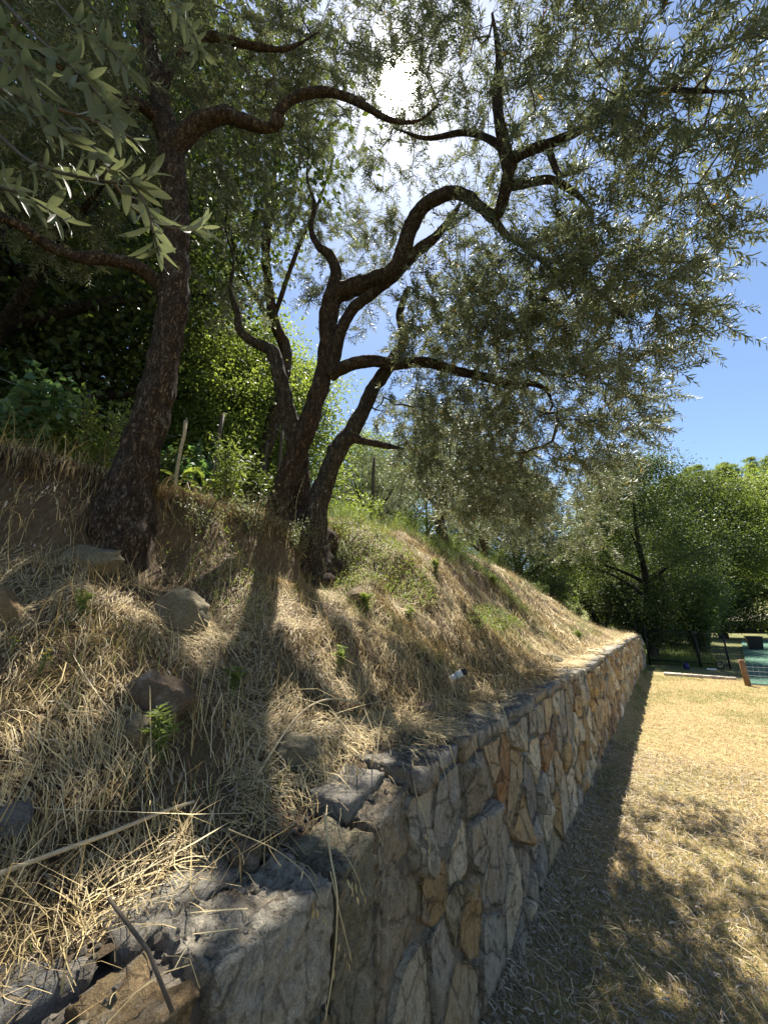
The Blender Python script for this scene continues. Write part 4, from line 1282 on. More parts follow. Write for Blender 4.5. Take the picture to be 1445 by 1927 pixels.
gl = 'dark woodland trees behind the terrace'
for k, x, y, s, lab in [
    (0, -6.6, 0.3, 1.15, 'big dark oak at the left edge with a thick black trunk'),
    (1, -8.6, 1.9, 1.25, 'dark oak behind the left olive trunk'),
    (0, -11.5, 3.6, 1.15, 'tall dark oak behind the canes, right of the left olive trunk'),
    (1, -9.6, -2.4, 1.1, 'dark tree beyond the left edge of the terrace'),
    (2, -5.9, 3.6, .58, 'low bright leaved tree seen between the left trunk and the thin broken stem'),
    (2, -7.0, 4.9, .80, 'yellow green tree behind the dark grey stake'),
    (2, -6.3, 5.6, .72, 'bright sunlit young tree behind the left cane stakes'),
    (2, -9.0, 7.4, .66, 'pale green low tree seen between the middle stems'),
    (1, -13.5, 0.5, 1.5, 'tall tree deep in the wood behind the left trunk'),
    (0, -14.5, 9.0, .9, 'oak deep in the wood behind the thin broken stem'),
    (2, -7.6, 10.6, .75, 'light green tree behind the right leaning stem'),
    (2, -6.2, 12.8, .8, 'light green tree above the sunny part of the slope'),
    (1, -9.5, 14.0, .8, 'dark tree deep behind the drooping olive leaves')]:
    put(k, x, y, rng.uniform(0, 6.28), s, lab, gl)
gr = 'dense trees beyond the end of the wall'
for k, x, y, s, lab in [
    (0, 0.2, 20.0, .93, 'large dark oak rising straight above the end of the wall'),
    (1, -4.2, 17.8, .86, 'dark oak at the top of the slope left of the wall end'),
    (1, 1.0, 26.6, .9, 'dark oak behind the metal gate'),
    (0, -5.6, 24.0, 1.0, 'dark oak behind the one left of the wall end'),
    (0, 4.6, 43.6, 1.5, 'tall dark green tree at the right picture edge beyond the court'),
    (1, 0.9, 31.5, 1.15, 'dark green tree left of the black bin, beside the court edge'),
    (2, 9.5, 46.0, 1.9, 'bright green tree beyond the far end of the court'),
    (1, 2.4, 44.5, 1.6, 'dark tree beyond the far end of the court'),
    (2, -1.0, 33.0, 1.4, 'pale green tree showing its top over the dark oak')]:
    put(k, x, y, rng.uniform(0, 6.28), s, lab, gr)
hr = np.random.default_rng(91)
for k in range(150):
    x = hr.uniform(-25, 85); y = hr.uniform(75, 225)
    put(3, x, y, hr.uniform(0, 6.28), hr.uniform(.6, 1.25), 'small far tree in the canopy covering the distant hillside', 'trees on the distant hillside', float(hill_z(x, y)) - 0.3)

# ================================================================== SHRUBS AND PLANTS
def shrub(name, x, y, r, h, nst, nleaf, ll, lw, mat, label, cat, group=None, seed=1, z=None, simple=True, up=0.3):
    g = np.random.default_rng(seed)
    if z is None: z = float(ground_z(x, y)) if x < -.25 else 0.0
    root = thing(name, (x, y, z), label, cat, group)
    ge = Geo(); pts = []; dirs = []
    for k in range(nst):
        a = g.uniform(0, 6.283); q = r * g.uniform(.2, 1)
        e = np.array([math.cos(a) * q, math.sin(a) * q, h * g.uniform(.55, 1)])
        b = np.array([math.cos(a) * q * .25, math.sin(a) * q * .25, -0.04])
        pth = catmull([b, b * .5 + e * .5 * np.array([.6, .6, 1.1]), e], 6)
        ge.tube(pth + np.array([x, y, z]), np.linspace(0.006, .002, len(pth)), 4, False)
        i = g.integers(3, len(pth), nleaf // nst)
        pts.append(pth[i] + g.normal(size=(len(i), 3)) * 0.04); dirs.append(np.tile([math.cos(a) * .3, math.sin(a) * .3, up], (len(i), 1)))
    ge.build('stem', M['twig'], root)
    pts = np.vstack(pts) + np.array([x, y, z]); dirs = np.vstack(dirs)
    d = unit(g.normal(size=pts.shape) * .6 + dirs); nn = unit(g.normal(size=pts.shape) * .5 + [0, 0, 1])
    v, q = leaf_arrays(pts, d, nn, g.uniform(.65, 1.2, len(pts)) * ll, g.uniform(.7, 1.2, len(pts)) * lw, simple=simple, droop=0.2)
    obj('foliage', v, q, mat, root, kind='stuff')
    return root

gs = 'bushes along the edge of the terrace'
def at_crest(px, py, back=0.35):
    """a spot on the terrace a little behind the crest, on the line of sight through a picture point"""
    r = ray(px, py); best = None
    for t in np.linspace(1.5, 20, 900):
        p = CAM + r * t
        xc, zc = crest(p[1])
        if -p[0] > float(xc) + back: return p
    return p
for i, (px, py, back, r, h, n_, ll, lw, mt, lab) in enumerate([
    (20, 800, .5, .45, .75, 900, .075, .065, 'blue_leaf', 'blue green vine leaves over the crest at the left edge'),
    (110, 790, .9, .5, .7, 900, .07, .06, 'bright_leaf', 'leafy vine beside the first dark stake'),
    (185, 800, .5, .5, .75, 1500, .05, .022, 'weed', 'feathery green bush left of the left olive trunk'),
    (395, 830, 1.6, .6, .95, 1300, .09, .07, 'blue_leaf', 'blue green vegetable plants behind the pale cane'),
    (430, 900, .25, .22, 1.0, 900, .075, .014, 'weed', 'narrow upright olive sucker bush between the two olives'),
    (480, 880, .7, .5, .8, 1500, .05, .03, 'oak_leaf', 'dark small leaved bush left of the three stems'),
    (300, 780, 1.5, .6, 1.2, 1700, .05, .03, 'oak_leaf', 'dark bush behind the left olive trunk'),
    (680, 900, .8, .6, .8, 1900, .045, .03, 'bright_leaf', 'sunny light green bush right of the leaning stem'),
    (760, 920, .6, .6, .7, 1900, .045, .025, 'bright_leaf', 'light green bush at the top of the sunny slope'),
    (850, 960, .5, .55, .7, 1700, .045, .025, 'weed', 'yellow green bush on the crest under the hanging olive leaves'),
    (640, 870, 2.2, .9, 1.1, 2600, .06, .04, 'bright_leaf', 'bright hedge patch deep behind the right stem'),
    (930, 1000, .1, .55, .6, 1700, .045, .022, 'weed', 'wild green bush on the slope crest below the olive crown'),
    (1000, 1040, .2, .6, .75, 1900, .05, .026, 'oak_leaf', 'dark green bush where the slope runs under the trees'),
    (1070, 1075, .3, .7, .9, 2000, .055, .03, 'oak_leaf', 'dense dark bush before the oaks on the crest'),
    (1120, 1100, .6, .8, 1.1, 2200, .06, .035, 'oak_leaf', 'dark thicket at the far top end of the slope')]):
    p = at_crest(px, py, back)
    shrub('bush', p[0], p[1], r, h, 14, n_, ll, lw, M[mt], lab, 'bush', gs, 200 + i)

for i, (px, py, r, h, n_, lab) in enumerate([(560, 1050, .35, .40, 1300, 'dark olive suckers crowding the foot of the three stems'), (470, 1010, .35, .45, 1000, 'dark brushy scrub on the broken earth left of the three stems'),
                                       (640, 1060, .25, .30, 700, 'low dark scrub at the right side of the three stemmed foot'), (380, 1000, .30, .28, 600, 'thin dark scrub hanging over the earth face between the trunks')]):
    p, t = G(px, py)
    shrub('bush', p[0], p[1], r, h, 14, n_, .035, .011, M['olive_leaf'], lab, 'bush', 'scrub at the feet of the olives', 240 + i, z=float(p[2]))

# big sunlit leaves behind the crest, each leaf a piece
g4 = np.random.default_rng(6)
BIG = []
for k in range(3):
    Tt = np.linspace(0, 1, 8); vv = []
    for t in Tt:
        wv = 0.19 * (math.sin(math.pi * min(1, t * .94 + .04)) ** .7)
        for s in (-1, -.5, 0, .5, 1): vv.append((t, s * wv * (1 + .12 * math.sin(t * 19 + s * 3)), -0.35 * t * t + abs(s) * wv * .35 + .12 * t))
    me = mesh_np('leaf', np.array(vv), grid_faces(8, 5)); me.materials.append(M['bright_leaf']); BIG.append(me)
for i, (px, py, back, n_, sz, lab) in enumerate([(335, 900, .35, 11, .17, 'broad leaved light green plant sunlit behind the crest by the pale cane'),
                                            (385, 915, .3, 11, .18, 'broad leaved light green plant sunlit left of the narrow bush'),
                                            (150, 850, .3, 7, .14, 'broad green dock plant at the crest left of the left trunk'),
                                            (455, 820, 1.0, 9, .15, 'broad leaved plant with upright yellow green leaves between the olives')]):
    p = at_crest(px, py, back); z = float(ground_z(p[0], p[1]))
    r = thing('broadleaf_plant', (p[0], p[1], z), lab, 'plant', 'broad leaved plants behind the crest')
    ge = Geo()
    for k in range(n_):
        a = k * 2.4 + g4.uniform(-.4, .4); hh = g4.uniform(.08, .36)
        b = np.array([p[0] + .05 * math.cos(a), p[1] + .05 * math.sin(a), z + hh])
        ge.tube(np.array([[p[0], p[1], z - .03], [(p[0] + b[0]) / 2, (p[1] + b[1]) / 2, z + hh * .6], b]), .005, 5, False)
        d = unit(np.array([math.cos(a), math.sin(a), g4.uniform(.1, .8)])); nn = np.array([-.3 * math.cos(a), -.3 * math.sin(a), 1.0])
        s = unit(np.cross(nn, d)); n3 = np.cross(d, s); L = sz * g4.uniform(.7, 1.2)
        mt = Matrix(((d[0], s[0], n3[0], 0), (d[1], s[1], n3[1], 0), (d[2], s[2], n3[2], 0), (0, 0, 0, 1))) @ Matrix.Diagonal((L, L, L, 1))
        mt.translation = Vector(b) - r.location
        o = bpy.data.objects.new('leaf', BIG[k % 3]); COL.objects.link(o); o.parent = r; o.matrix_local = mt
    ge.build('stem', M['weed'], r)

# stakes and wires of the vegetable plot
for i, (px, py0, py1, back, wpx, mat, lab) in enumerate([
    (326, 940, 790, .6, 7, 'stake_wood', 'pale upright cane behind the crest right of the left olive trunk'),
    (398, 920, 780, 1.0, 8, 'twig', 'dark grey wooden stake behind the pale cane'),
    (135, 850, 735, .8, 8, 'iron', 'dark thin stake leaning near the vines at the left'),
    (524, 900, 800, 1.6, 7, 'twig', 'grey stake seen just left of the three stems'),
    (496, 890, 830, 1.9, 5, 'twig', 'short grey stake deeper in the plot behind the narrow bush'),
    (700, 930, 860, 1.0, 6, 'twig', 'weathered stake in the green right of the leaning stem')]):
    a = at_crest(px, py0, back)
    t = (a - CAM) @ FW / (ray(px, py0) @ FW)
    top = CAM + ray(px, py1) * ((a - CAM) @ FW) / (ray(px, py1) @ FW)
    zg = float(ground_z(a[0], a[1])) - .1
    ge = Geo(); pth = np.linspace([a[0], a[1], zg], [a[0] + .03 * (i % 3 - 1), a[1] + .02, top[2]], 8)
    pth += np.random.default_rng(i).normal(size=pth.shape) * .006
    ge.tube(pth, wpx / FPX * t / 2, 8, True)
    tag(ge.build('garden_stake', M[mat]), lab, 'stake', 'stakes of the vegetable plot')
for i, (a, b, lab) in enumerate([((-60, 688, 3.6), (330, 822, 4.4), 'upper thin wire strung past the vines'), ((-60, 722, 3.3), (190, 855, 3.7), 'lower thin wire strung past the vines')]):
    ge = Geo(); p0, p1 = P(*a), P(*b)
    pth = np.linspace(p0, p1, 12); pth[:, 2] -= .04 * np.sin(np.linspace(0, math.pi, 12))
    ge.tube(pth, .0022, 4, False); tag(ge.build('garden_wire', M['wire']), lab, 'wire', 'wires of the vegetable plot')

# ================================================================== STRAW, GRASS, LITTER
gz = lambda x, y: np.where(x < -0.30, ground_z(x, y), top_z(y) + 0.004 - np.clip(x - 0.02, 0, 1) * 3)
sr = np.random.default_rng(44)
def straw_zone(name, n, y0, y1, x0, x1, L, wd, lift, lab, mat='straw', bare=True):
    y = sr.uniform(y0, y1, int(n * 1.5)); x = sr.uniform(x0, x1, len(y))
    keep = np.ones(len(y), bool)
    if bare:
        xc, zc = crest(y); u = (-x - .3) / (xc - .3)
        face = (u > .74) & (u < .97) & (y < 3.0)
        keep &= ~(face & (sr.random(len(y)) < .82))
        keep &= sr.random(len(y)) < np.clip(0.62 + 1.5 * vn(x, y, 2.6) + .7 * vn(x, y + 4, 7), .10, 1)
        keep &= ~((x > -.24) & (sr.random(len(y)) < np.where(y < 1.5, .86, .45)))
    x, y = x[keep][:n], y[keep][:n]; n = len(x)
    ln = sr.uniform(L[0], L[1], n) * sr.uniform(.4, 1, n)
    flow = 9.0 * vn(x, y, 1.9) + sr.normal(0, .75, n)
    v, q = ribbons(x, y, flow, ln, sr.uniform(wd[0], wd[1], n), gz, sr.uniform(0.0, lift, n) ** 1.0, 2 if L[1] < .1 else 3,
                   sr.normal(0, .38, n), sr.uniform(0, .025, n) * (ln / .2), sr.normal(0, .10, n))
    tag(obj(name, v, q, M[mat]), lab, kind='stuff')
straw_zone('dry_straw', 46000, -.5, 2.4, -2.6, .0, (.03, .19), (.0011, .0030), .05, 'thick mat of dry straw on the bank near the camera')
straw_zone('dry_straw', 34000, 2.4, 6, -2.9, -.02, (.06, .22), (.0022, .0050), .05, 'dry straw on the middle of the bank')
straw_zone('dry_straw', 18000, 6, 17.5, -2.9, -.05, (.10, .34), (.006, .012), .05, 'dry straw on the far part of the bank')
straw_zone('dead_stalks', 700, -.4, 4, -2.5, -.25, (.3, .7), (.0022, .0042), .09, 'long loose dead stalks lying across the straw')
straw_zone('chaff', 30000, -.5, 5, -2.6, -.33, (.012, .05), (.003, .007), .045, 'broken bits of straw and husks lying on the bank', 'chaff')
straw_zone('leaf_litter', 14000, -.5, 5, -2.6, -.36, (.03, .07), (.006, .013), .02, 'dead leaves scattered through the straw', 'litter')

# upright dry grass and green blades on the bank
def tufts(name, n, y0, y1, x0, x1, h, w, mat, lab, lean=(.2, 1.3), thresh=None, seed=0):
    g = np.random.default_rng(seed)
    y = g.uniform(y0, y1, n); x = g.uniform(x0, x1, n)
    if thresh is not None:
        k = vn(x + seed, y, 2.0) > thresh; x, y = x[k], y[k]
    n = len(x)
    v, q = blades(x, y, gz(x, y) - .005, g.uniform(h[0], h[1], n), g.uniform(w[0], w[1], n), g.uniform(0, 6.283, n), g.uniform(lean[0], lean[1], n), 2)
    tag(obj(name, v, q, M[mat]), lab, kind='stuff')
tufts('dry_grass', 6000, -.5, 3.5, -2.4, -.15, (.05, .22), (.0025, .005), 'straw', 'standing dry grass on the near bank', seed=1)
tufts('dry_grass', 9000, 3.5, 17, -2.7, -.15, (.05, .22), (.004, .010), 'straw', 'standing dry grass on the far bank', seed=2)
tufts('green_grass', 16000, 2.6, 14, -2.6, -.5, (.04, .16), (.004, .009), 'green_grass', 'green grass tufts growing through the straw', thresh=.05, seed=3)
tufts('green_grass', 1500, -.3, 2.6, -2.0, -.3, (.04, .16), (.003, .005), 'green_grass', 'sparse green blades on the near bank', thresh=.22, seed=4)
tufts('crest_grass', 12000, 3.4, 12, -4.2, -2.3, (.10, .40), (.005, .011), 'green_grass', 'tall green and yellow grass along the sunny crest', seed=5)
tufts('crest_grass', 5000, -1.0, 3.2, -4.4, -2.5, (.08, .34), (.004, .008), 'straw', 'pale dry grass along the crest on the left', seed=6)
tufts('crest_grass', 4000, -1.0, 3.2, -4.4, -2.6, (.08, .30), (.005, .010), 'green_grass', 'green grass along the crest on the left', seed=7)

# roots and dead strands hanging from the broken edge of the earth face
g = np.random.default_rng(19); n = 3200
y = g.uniform(-.8, 3.2, n); xc, zc = crest(y); x = -xc * g.uniform(.93, 1.0, n)
v, q = blades(x, y, gz(x, y) + .01, -g.uniform(.05, .34, n), g.uniform(.002, .0045, n), g.uniform(0, 6.283, n), g.uniform(-.5, .5, n), 4)
v[:, 0] += .05 + .04 * g.random(len(v))
tag(obj('hanging_roots', v, q, M['chaff']), 'roots and dead strands hanging over the earth face', kind='stuff')

# low weeds on the bank
def weedpatch(n, y0, y1, x0, x1, lab, seed, ll=.03, thresh=.05):
    g = np.random.default_rng(seed)
    y = g.uniform(y0, y1, n); x = g.uniform(x0, x1, n); k = vn(x + 3, y + seed, 1.7) > thresh; x, y = x[k], y[k]; n = len(x)
    b = np.stack([x, y, gz(x, y) + g.uniform(0, .12, n)], 1)
    v, q = leaf_arrays(b, unit(g.normal(size=(n, 3)) + [0, 0, .5]), unit(g.normal(size=(n, 3)) * .5 + [0, 0, 1]), g.uniform(.6, 1.3, n) * ll, g.uniform(.35, .55, n) * ll, simple=True)
    tag(obj('ground_weeds', v, q, M['weed']), lab, kind='stuff')
weedpatch(30000, 2.6, 7.0, -2.4, -.8, 'low green weeds creeping over the sunny slope', 3, .030, .02)
weedpatch(5000, .2, 2.6, -2.2, -.7, 'low green weeds in the shade of the near bank', 5, .026, .24)

# single weeds and stalks one can point at
def weed(px, py, h, nst, label, flower=None, seed=0, nl=22, ll=.04):
    p, t = G(px, py); g = np.random.default_rng(seed)
    r = thing('weed', (p[0], p[1], p[2]), label, 'weed', 'single weeds on the bank')
    ge = Geo(); lb, ld = [], []
    for k in range(nst):
        a = g.uniform(0, 6.283); e = p + np.array([math.cos(a) * h * .25, math.sin(a) * h * .25, h * g.uniform(.55, 1)])
        pth = catmull([p - [0, 0, .02], (p + e) / 2 + [0, 0, .02], e], 7); ge.tube(pth, np.linspace(.0032, .0014, len(pth)), 5, False)
        i = g.integers(1, len(pth), nl); lb.append(pth[i]); an = g.uniform(0, 6.283, nl)
        ld.append(np.stack([np.cos(an), np.sin(an), g.uniform(.1, .9, nl)], 1))
        if flower:
            fo = Geo()
            for q in range(6):
                b = q * 1.047; c = e + [0, 0, .003]
                d1 = np.array([math.cos(b - .4), math.sin(b - .4), .35]) * .008; d2 = np.array([math.cos(b), math.sin(b), .3]) * .013; d3 = np.array([math.cos(b + .4), math.sin(b + .4), .35]) * .008
                fo.add([c, c + d1, c + d2, c + d3], [(0, 1, 2, 3)])
            fo.build('flower', M[flower], r)
    ge.build('stem', M['weed'], r)
    lb = np.vstack(lb); ld = np.vstack(ld)
    v, q = leaf_arrays(lb, ld, unit(g.normal(size=lb.shape) * .3 + [0, 0, 1]), g.uniform(.6, 1.2, len(lb)) * ll, g.uniform(.2, .3, len(lb)) * ll, droop=.25)
    obj('foliage', v, q, M['weed'], r, kind='stuff')
weed(298, 1430, .16, 6, 'leafy green weed with a tall stem below the largest boulder', None, 1)
weed(70, 1280, .10, 3, 'small yellow flower higher up at the left edge', 'yellow_petal', 2, 4, .02)
weed(18, 1235, .08, 2, 'small yellow flower nearest the left picture edge', 'yellow_petal', 3, 4, .02)
weed(440, 1310, .12, 5, 'green weed right of the largest boulder', None, 4)
weed(640, 1260, .13, 5, 'green weed in dry grass below the second olive', None, 5)
weed(930, 1105, .22, 9, 'bushy yellow green weed on the sunny slope under the olive leaves', None, 6, 40, .045)
weed(690, 1150, .16, 7, 'green weed beside the small stone on the slope', None, 7, 30)
weed(770, 1170, .15, 6, 'light green weed in the middle of the sunny slope', None, 8, 30)
weed(820, 1080, .2, 8, 'green weed high on the slope below the hanging leaves', None, 9, 36)
weed(1090, 1205, .2, 7, 'green weed far along the slope near the wall top', None, 10, 30, .05)
weed(150, 1160, .12, 6, 'grey green herb in the shade under the left earth face', None, 11, 24, .03)

# oat stalks with seed heads
def oat(pts, label, seed, r=.0016, heads=7):
    g = np.random.default_rng(seed); pth = catmull(pts, 8)
    root = thing('dry_oat_stalk', pth[0], label, 'dry grass stalk', 'dry stalks with seed heads')
    ge = Geo(); ge.tube(pth, np.linspace(r, r * .5, len(pth)), 5, False); ge.build('stalk', M['straw'], root)
    n = len(pth); b, d = [], []
    for k in range(heads):
        i = int(n * (.62 + .37 * k / heads)); q = pth[i] + g.normal(size=3) * .012 - [0, 0, .012]
        b.append(q); d.append(unit(pth[min(i + 1, n - 1)] - pth[i - 1] + np.array([0, 0, -1.3]) + g.normal(size=3) * .3))
    v, q = leaf_arrays(np.array(b), np.array(d), unit(g.normal(size=(len(b), 3))), .024, .006, fold=.4)
    obj('seed_head', v, q, M['straw'], root)
def wp(px, py, x=0.05):
    r = ray(px, py); return CAM + r * ((x - CAM[0]) / r[0])
oat([wp(610, 1530, -.05), wp(622, 1610, .02), wp(634, 1680, .07), wp(633, 1760, .07), wp(625, 1840, .06), wp(612, 1920, .06)], 'dry stalk drooping straight down over the wall face', 1, .0032, 3)
oat([wp(622, 1640, .04), wp(640, 1720, .08), wp(655, 1780, .08), wp(662, 1810, .08)], 'short side stalk hanging beside the drooping one', 2, .0018, 4)
oat([wp(600, 1590, -.10), wp(640, 1600, .0), wp(668, 1640, .06), wp(684, 1685, .07)], 'dry oat ear bending over the wall edge beside the large block', 3, .0016, 9)
oat([wp(430, 1560, -.2), wp(520, 1600, -.1), wp(580, 1650, .0), wp(606, 1700, .05)], 'fine oat stalk drooping over the large grey block', 4, .0014, 9)
oat([G(370, 1340)[0], G(372, 1340)[0] + [0.01, 0, .16], G(372, 1340)[0] + [0.03, .01, .30]], 'upright dry grass stalk right of the largest boulder', 5, .0022, 8)
oat([G(385, 1360)[0], G(385, 1360)[0] + [0.0, .02, .2], G(385, 1360)[0] + [0.0, .05, .42]], 'taller upright dry stalk right of the largest boulder', 6, .002, 8)
oat([G(130, 1330)[0], G(130, 1330)[0] + [-.02, .02, .2], G(130, 1330)[0] + [-.08, .03, .40]], 'upright dry stalk in the straw near the left edge', 7, .002, 6)
oat([G(530, 1010)[0] + [.3, -.1, 0], G(530, 1010)[0] + [.3, -.1, .3], G(530, 1010)[0] + [.34, -.05, .55]], 'dry stalk before the foot of the three stems', 8, .0022, 6)
oat([wp(775, 1420, -.06), wp(782, 1490, .03), wp(805, 1560, .06), wp(812, 1660, .055)], 'thin dry bramble stem hanging down the wall by the grey stones', 9, .0018, 3)
# fallen reed
def lying(px, py, lift=0.03): return G(px, py)[0] + np.array([0, 0, lift])
ge = Geo(); ge.tube(catmull([lying(-20, 1690, .04), lying(90, 1655, .05), lying(200, 1620, .06), lying(300, 1575, .06), lying(360, 1545, .05)], 8), np.linspace(.0062, .0045, 33), 8, True)
tag(ge.build('fallen_reed', M['stake_wood']), 'long thick dry reed lying across the straw at the lower left', 'reed')
ge = Geo(); ge.tube(catmull([lying(480, 1480), lying(560, 1380, .07), lying(620, 1350, .08), lying(680, 1345, .05)], 8), .0045, 7, True)
tag(ge.build('fallen_reed', M['stake_wood']), 'bent dry reed arching over the straw beside the dark flat stone', 'reed')
ge = Geo(); ge.tube(np.array([wp(205, 1690, -.1), wp(280, 1790, .05), wp(325, 1905, .10)]), .0035, 6, True)
tag(ge.build('dry_stick', M['twig']), 'thin dry stick leaning down across the ochre block', 'stick')

# small irrigation fitting lying on the straw
p, t = G(857, 1283)
r = thing('pipe_fitting', (p[0], p[1], p[2] + .035), 'small grey plastic pipe fitting with a dark cap lying on the straw', 'pipe fitting')
d = unit(RT * .9 + np.array([0, 0, .45])); c = np.array(r.location)
ge = Geo(); ge.tube(np.array([c - d * .07, c - d * .06, c - d * .02, c + d * .005]), np.array([.016, .022, .022, .020]), 14, True); ge.build('body', M['grey_plastic'], r)
ge = Geo(); ge.tube(np.array([c + d * .006, c + d * .012, c + d * .05, c + d * .055]), np.array([.024, .026, .026, .020]), 14, True); ge.build('collar', M['grey_plastic'], r)
ge = Geo(); ge.tube(np.array([c + d * .056, c + d * .062, c + d * .085, c + d * .09]), np.array([.021, .023, .023, .018]), 14, True); ge.build('cap', M['black_plastic'], r)

# lawn blades
def lawn_zone(name, n, y0, y1, x0, x1, h, w, mat, lab, seed, thresh=None, segs=1):
    g = np.random.default_rng(seed)
    y = g.uniform(y0, y1, n); x = g.uniform(x0, x1, n)
    if thresh is not None:
        k = vn(x * 1.2 + seed, y, .9) + .5 * vn(x, y + seed, 4) > thresh; x, y = x[k], y[k]
    n = len(x)
    v, q = blades(x, y, lawn_z(x, y) - .003, g.uniform(h[0], h[1], n), g.uniform(w[0], w[1], n), g.uniform(0, 6.283, n), g.uniform(.4, 2.4, n), segs)
    tag(obj(name, v, q, M[mat]), lab, kind='stuff')
lawn_zone('lawn_grass', 95000, .3, 4.2, .01, 2.0, (.010, .034), (.0016, .0032), 'lawn_straw', 'short dry lawn grass nearest the camera', 11)
lawn_zone('lawn_grass', 50000, 4.2, 14.4, .02, 3.2, (.018, .05), (.005, .010), 'lawn_straw', 'short dry lawn grass further off', 12)
lawn_zone('lawn_green', 30000, .6, 6, .01, 2.4, (.015, .045), (.0025, .0045), 'green_grass', 'greener patches in the near lawn', 13, .08)
lawn_zone('lawn_thatch', 30000, .4, 6, .02, 2.3, (.008, .03), (.0018, .004), 'chaff', 'browner worn patches in the lawn', 18, .02)
lawn_zone('lawn_green', 26000, 6, 14.4, .02, 3.0, (.02, .055), (.006, .011), 'green_grass', 'greener patches in the far lawn', 14, .06)
lawn_zone('wall_foot_grass', 5000, .8, 16, .02, .14, (.03, .12), (.003, .007), 'green_grass', 'green tufts along the foot of the wall', 15, .1)
g = np.random.default_rng(16)
n = 20000; y = .3 + 6 * g.random(n) ** 1.3; x = .02 + 1.9 * g.random(n) ** 1.8
v, q = ribbons(x, y, g.uniform(0, 6.283, n), g.uniform(.018, .050, n), g.uniform(.0035, .008, n), lawn_z, g.uniform(.004, .03, n), 2, g.normal(0, .6, n), g.uniform(0, .008, n), g.normal(0, .22, n))
tag(obj('leaf_litter', v, q, M['litter']), 'fallen dead olive leaves strewn on the lawn beside the wall', kind='stuff')
n = 5000; y = g.uniform(.3, 9, n); x = g.uniform(.03, 2.4, n)
v, q = ribbons(x, y, g.uniform(0, 6.283, n), g.uniform(.06, .22, n), g.uniform(.002, .004, n), lawn_z, g.uniform(.01, .035, n), 3, g.normal(0, 1, n), g.uniform(0, .01, n), g.normal(0, .05, n))
tag(obj('loose_straw', v, q, M['straw']), 'loose straws blown over the lawn', kind='stuff')

for i, (x, y, r_, h_, n_) in enumerate([(.1, 18.9, 1.1, 3.3, 4200), (1.7, 20.0, 1.0, 3.0, 3400), (.4, 22.0, 1.3, 3.0, 3400), (2.0, 23.2, 1.2, 2.8, 3000), (-1.6, 20.5, 1.2, 2.6, 3000)]):
    shrub('bush', x, y, r_, h_, 22, n_, .12, .07, M['oak_leaf'], ['tall dark bush just behind the gate post at the wall end', 'tall dark bush behind the middle gate post', 'dark thicket straight behind the metal gate', 'dark thicket behind the right end of the gate railing', 'dark thicket at the end of the bank behind the wall end'][i], 'bush', 'dark thickets beyond the gate', 260 + i)

# undergrowth beyond the gate
g = np.random.default_rng(17)
n = 26000; y = g.uniform(18, 30, n); x = g.uniform(-5, 2.2, n)
v, q = blades(x, y, np.where(x < -.3, ground_z(x, y), -.04), g.uniform(.08, .4, n), g.uniform(.010, .022, n), g.uniform(0, 6.283, n), g.uniform(.3, 1.5, n), 1)
tag(obj('rough_grass', v, q, M['green_grass']), 'rough green grass beyond the gate', kind='stuff')

# ================================================================== GATE, FENCE, COURT THINGS
gt = thing('wire_gate', (1.1, 17.9, 0), 'dark metal wire gate and railing closing the end of the lawn', 'gate')
for x, h in ((.12, 1.35), (1.58, 1.12), (2.35, 1.05)):
    ge = Geo(); ge.tube(np.array([[x, 17.9, -.05], [x, 17.9, h]]), .028, 10, True); ge.build('post', M['iron'], gt)
for z0, z1 in ((1.16, 1.08), (.12, .12)):
    ge = Geo(); ge.tube(np.array([[.12, 17.9, z0], [1.58, 17.9, z1]]), .02, 8, True); ge.build('rail', M['iron'], gt)
    ge = Geo(); ge.tube(np.array([[1.6, 17.9, z1 - .01], [2.35, 17.9, z1 - .05]]), .014, 8, True); ge.build('rail', M['iron'], gt)
ge = Geo(); ge.box((1.50, 17.84, 1.06), (1.66, 17.96, 1.15)); ge.build('latch', M['iron'], gt, False)
ge = Geo()
for x in np.arange(.2, 2.34, .09): ge.tube(np.array([[x, 17.9, .05], [x, 17.9, 1.1]]), .003, 4, False)
for z in np.arange(.1, 1.1, .09): ge.tube(np.array([[.12, 17.9, z], [2.35, 17.9, z]]), .003, 4, False)
ge.build('wire_mesh', M['iron'], gt, kind='stuff')
ge = Geo(); ge.tube(np.array([[-.05, 17.75, .0], [-.10, 17.8, .7], [-.16, 17.9, 1.5]]), .03, 8, True)
tag(ge.build('leaning_pole', M['bark_oak']), 'dark thin pole leaning on the far end of the wall', 'pole')

# court fence with a wooden post
cf = thing('court_fence', (2.21, 13.45, 0), 'low wire mesh fence with wooden posts in front of the green court', 'fence')
for k, x in enumerate((2.21, 4.2, 6.2, 8.2)):
    ge = Geo(); ge.tube(np.array([[x + .03, 13.45, -.05], [x + .015, 13.45, .3], [x, 13.45, .58], [x, 13.45, .60]]), np.array([.062, .06, .058, .045]), 10, True, .06, 9, k); ge.build('post', M['post_wood'], cf)
ge = Geo()
for x in np.arange(2.3, 8.2, .10): ge.tube(np.array([[x, 13.46, .02], [x, 13.46, .52]]), .0028, 4, False)
for z in np.arange(.04, .54, .10): ge.tube(np.array([[2.21, 13.46, z], [8.2, 13.46, z]]), .0028, 4, False)
ge.build('wire_mesh', M['wire'], cf, kind='stuff')

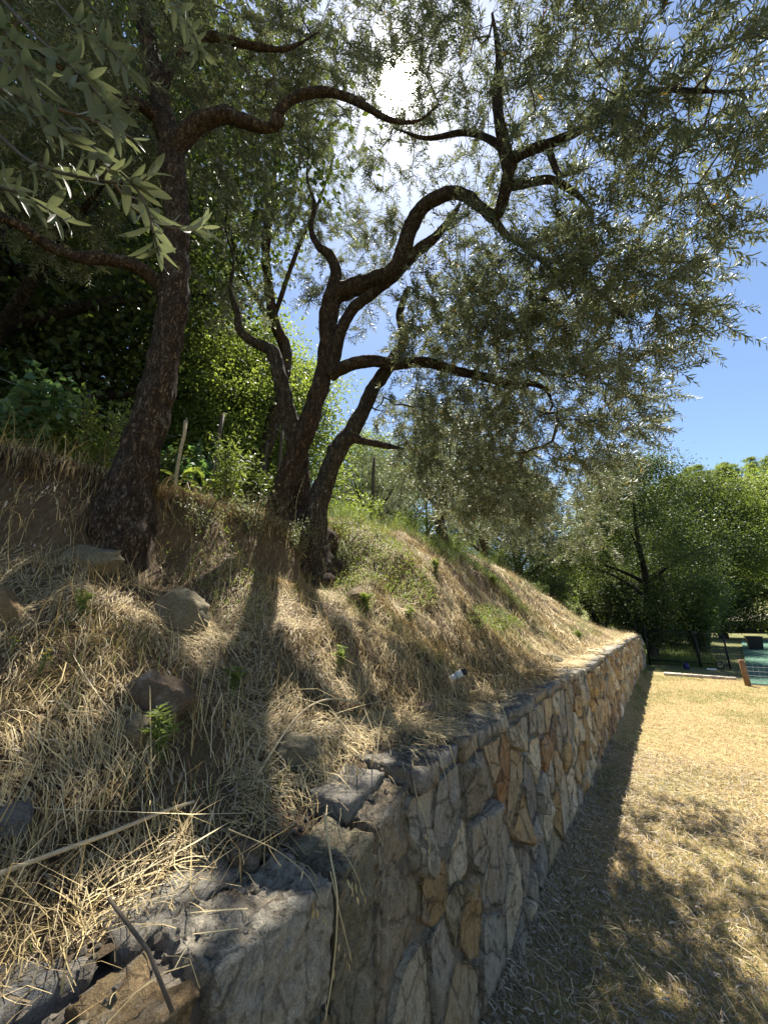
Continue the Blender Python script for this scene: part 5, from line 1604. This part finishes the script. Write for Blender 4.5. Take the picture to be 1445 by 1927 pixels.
r = thing('litter_bin', (4.45, 28.5, .035), 'black square bin standing on the far green court', 'bin')
ge = Geo()
v = np.array([(-.26, -.26, 0), (.26, -.26, 0), (.26, .26, 0), (-.26, .26, 0), (-.31, -.31, .62), (.31, -.31, .62), (.31, .31, .62), (-.31, .31, .62)]) + np.array(r.location)
ge.add(v, [(0, 3, 2, 1), (0, 1, 5, 4), (1, 2, 6, 5), (2, 3, 7, 6), (3, 0, 4, 7), (4, 5, 6, 7)]); ge.build('body', M['black_plastic'], r, False)
ge = Geo(); c = np.array(r.location)
ge.tube(np.array([c + [-.33, -.33, .63], c + [.33, -.33, .63], c + [.33, .33, .63], c + [-.33, .33, .63], c + [-.33, -.33, .63]]), .025, 6, False); ge.build('rim', M['black_plastic'], r)

ge = Geo(); ge.box((1.66, 16.55, .02), (1.90, 16.61, .065)); tag(ge.build('white_board', M['white_plastic'], smooth=False), 'short white board lying in the shade before the gate', 'board')
ge = Geo(); a = np.linspace(0, 2 * math.pi, 25)
ge.tube(np.stack([2.05 + .10 * np.cos(a), 17.2 + 0 * a, .12 + .10 * np.sin(a)], 1), .022, 8, False)
r = thing('small_wheel', (2.05, 17.2, .12), 'small black wheel with a pale rim in the shade before the gate', 'wheel')
ge.build('tyre', M['black_plastic'], r)
ge = Geo(); ge.tube(np.stack([2.05 + .065 * np.cos(a), 17.19 + 0 * a, .12 + .065 * np.sin(a)], 1), .010, 6, False)
for k in range(3): ge.tube(np.array([[2.05, 17.19, .12], [2.05 + .065 * math.cos(k * 2.1), 17.19, .12 + .065 * math.sin(k * 2.1)]]), .007, 5, False)
ge.build('rim', M['stake_wood'], r)
ge = Geo(); ge.tube(np.array([[1.15, 16.6, .0], [1.15, 16.6, .02], [1.15, 16.6, .16], [1.15, 16.6, .17]]), np.array([.07, .08, .075, .05]), 12, True)
ge.tube(np.array([[1.15, 16.6, .17], [1.15, 16.6, .21]]), .022, 8, True)
tag(ge.build('plastic_canister', M['blue_plastic']), 'small blue plastic canister in the shade before the gate', 'canister')

print('stones', count, 'tris', sum(sum(len(p.vertices) - 2 for p in m.polygons) if len(m.polygons) < 3000 else len(m.loops) - 2 * len(m.polygons) for m in bpy.data.meshes))
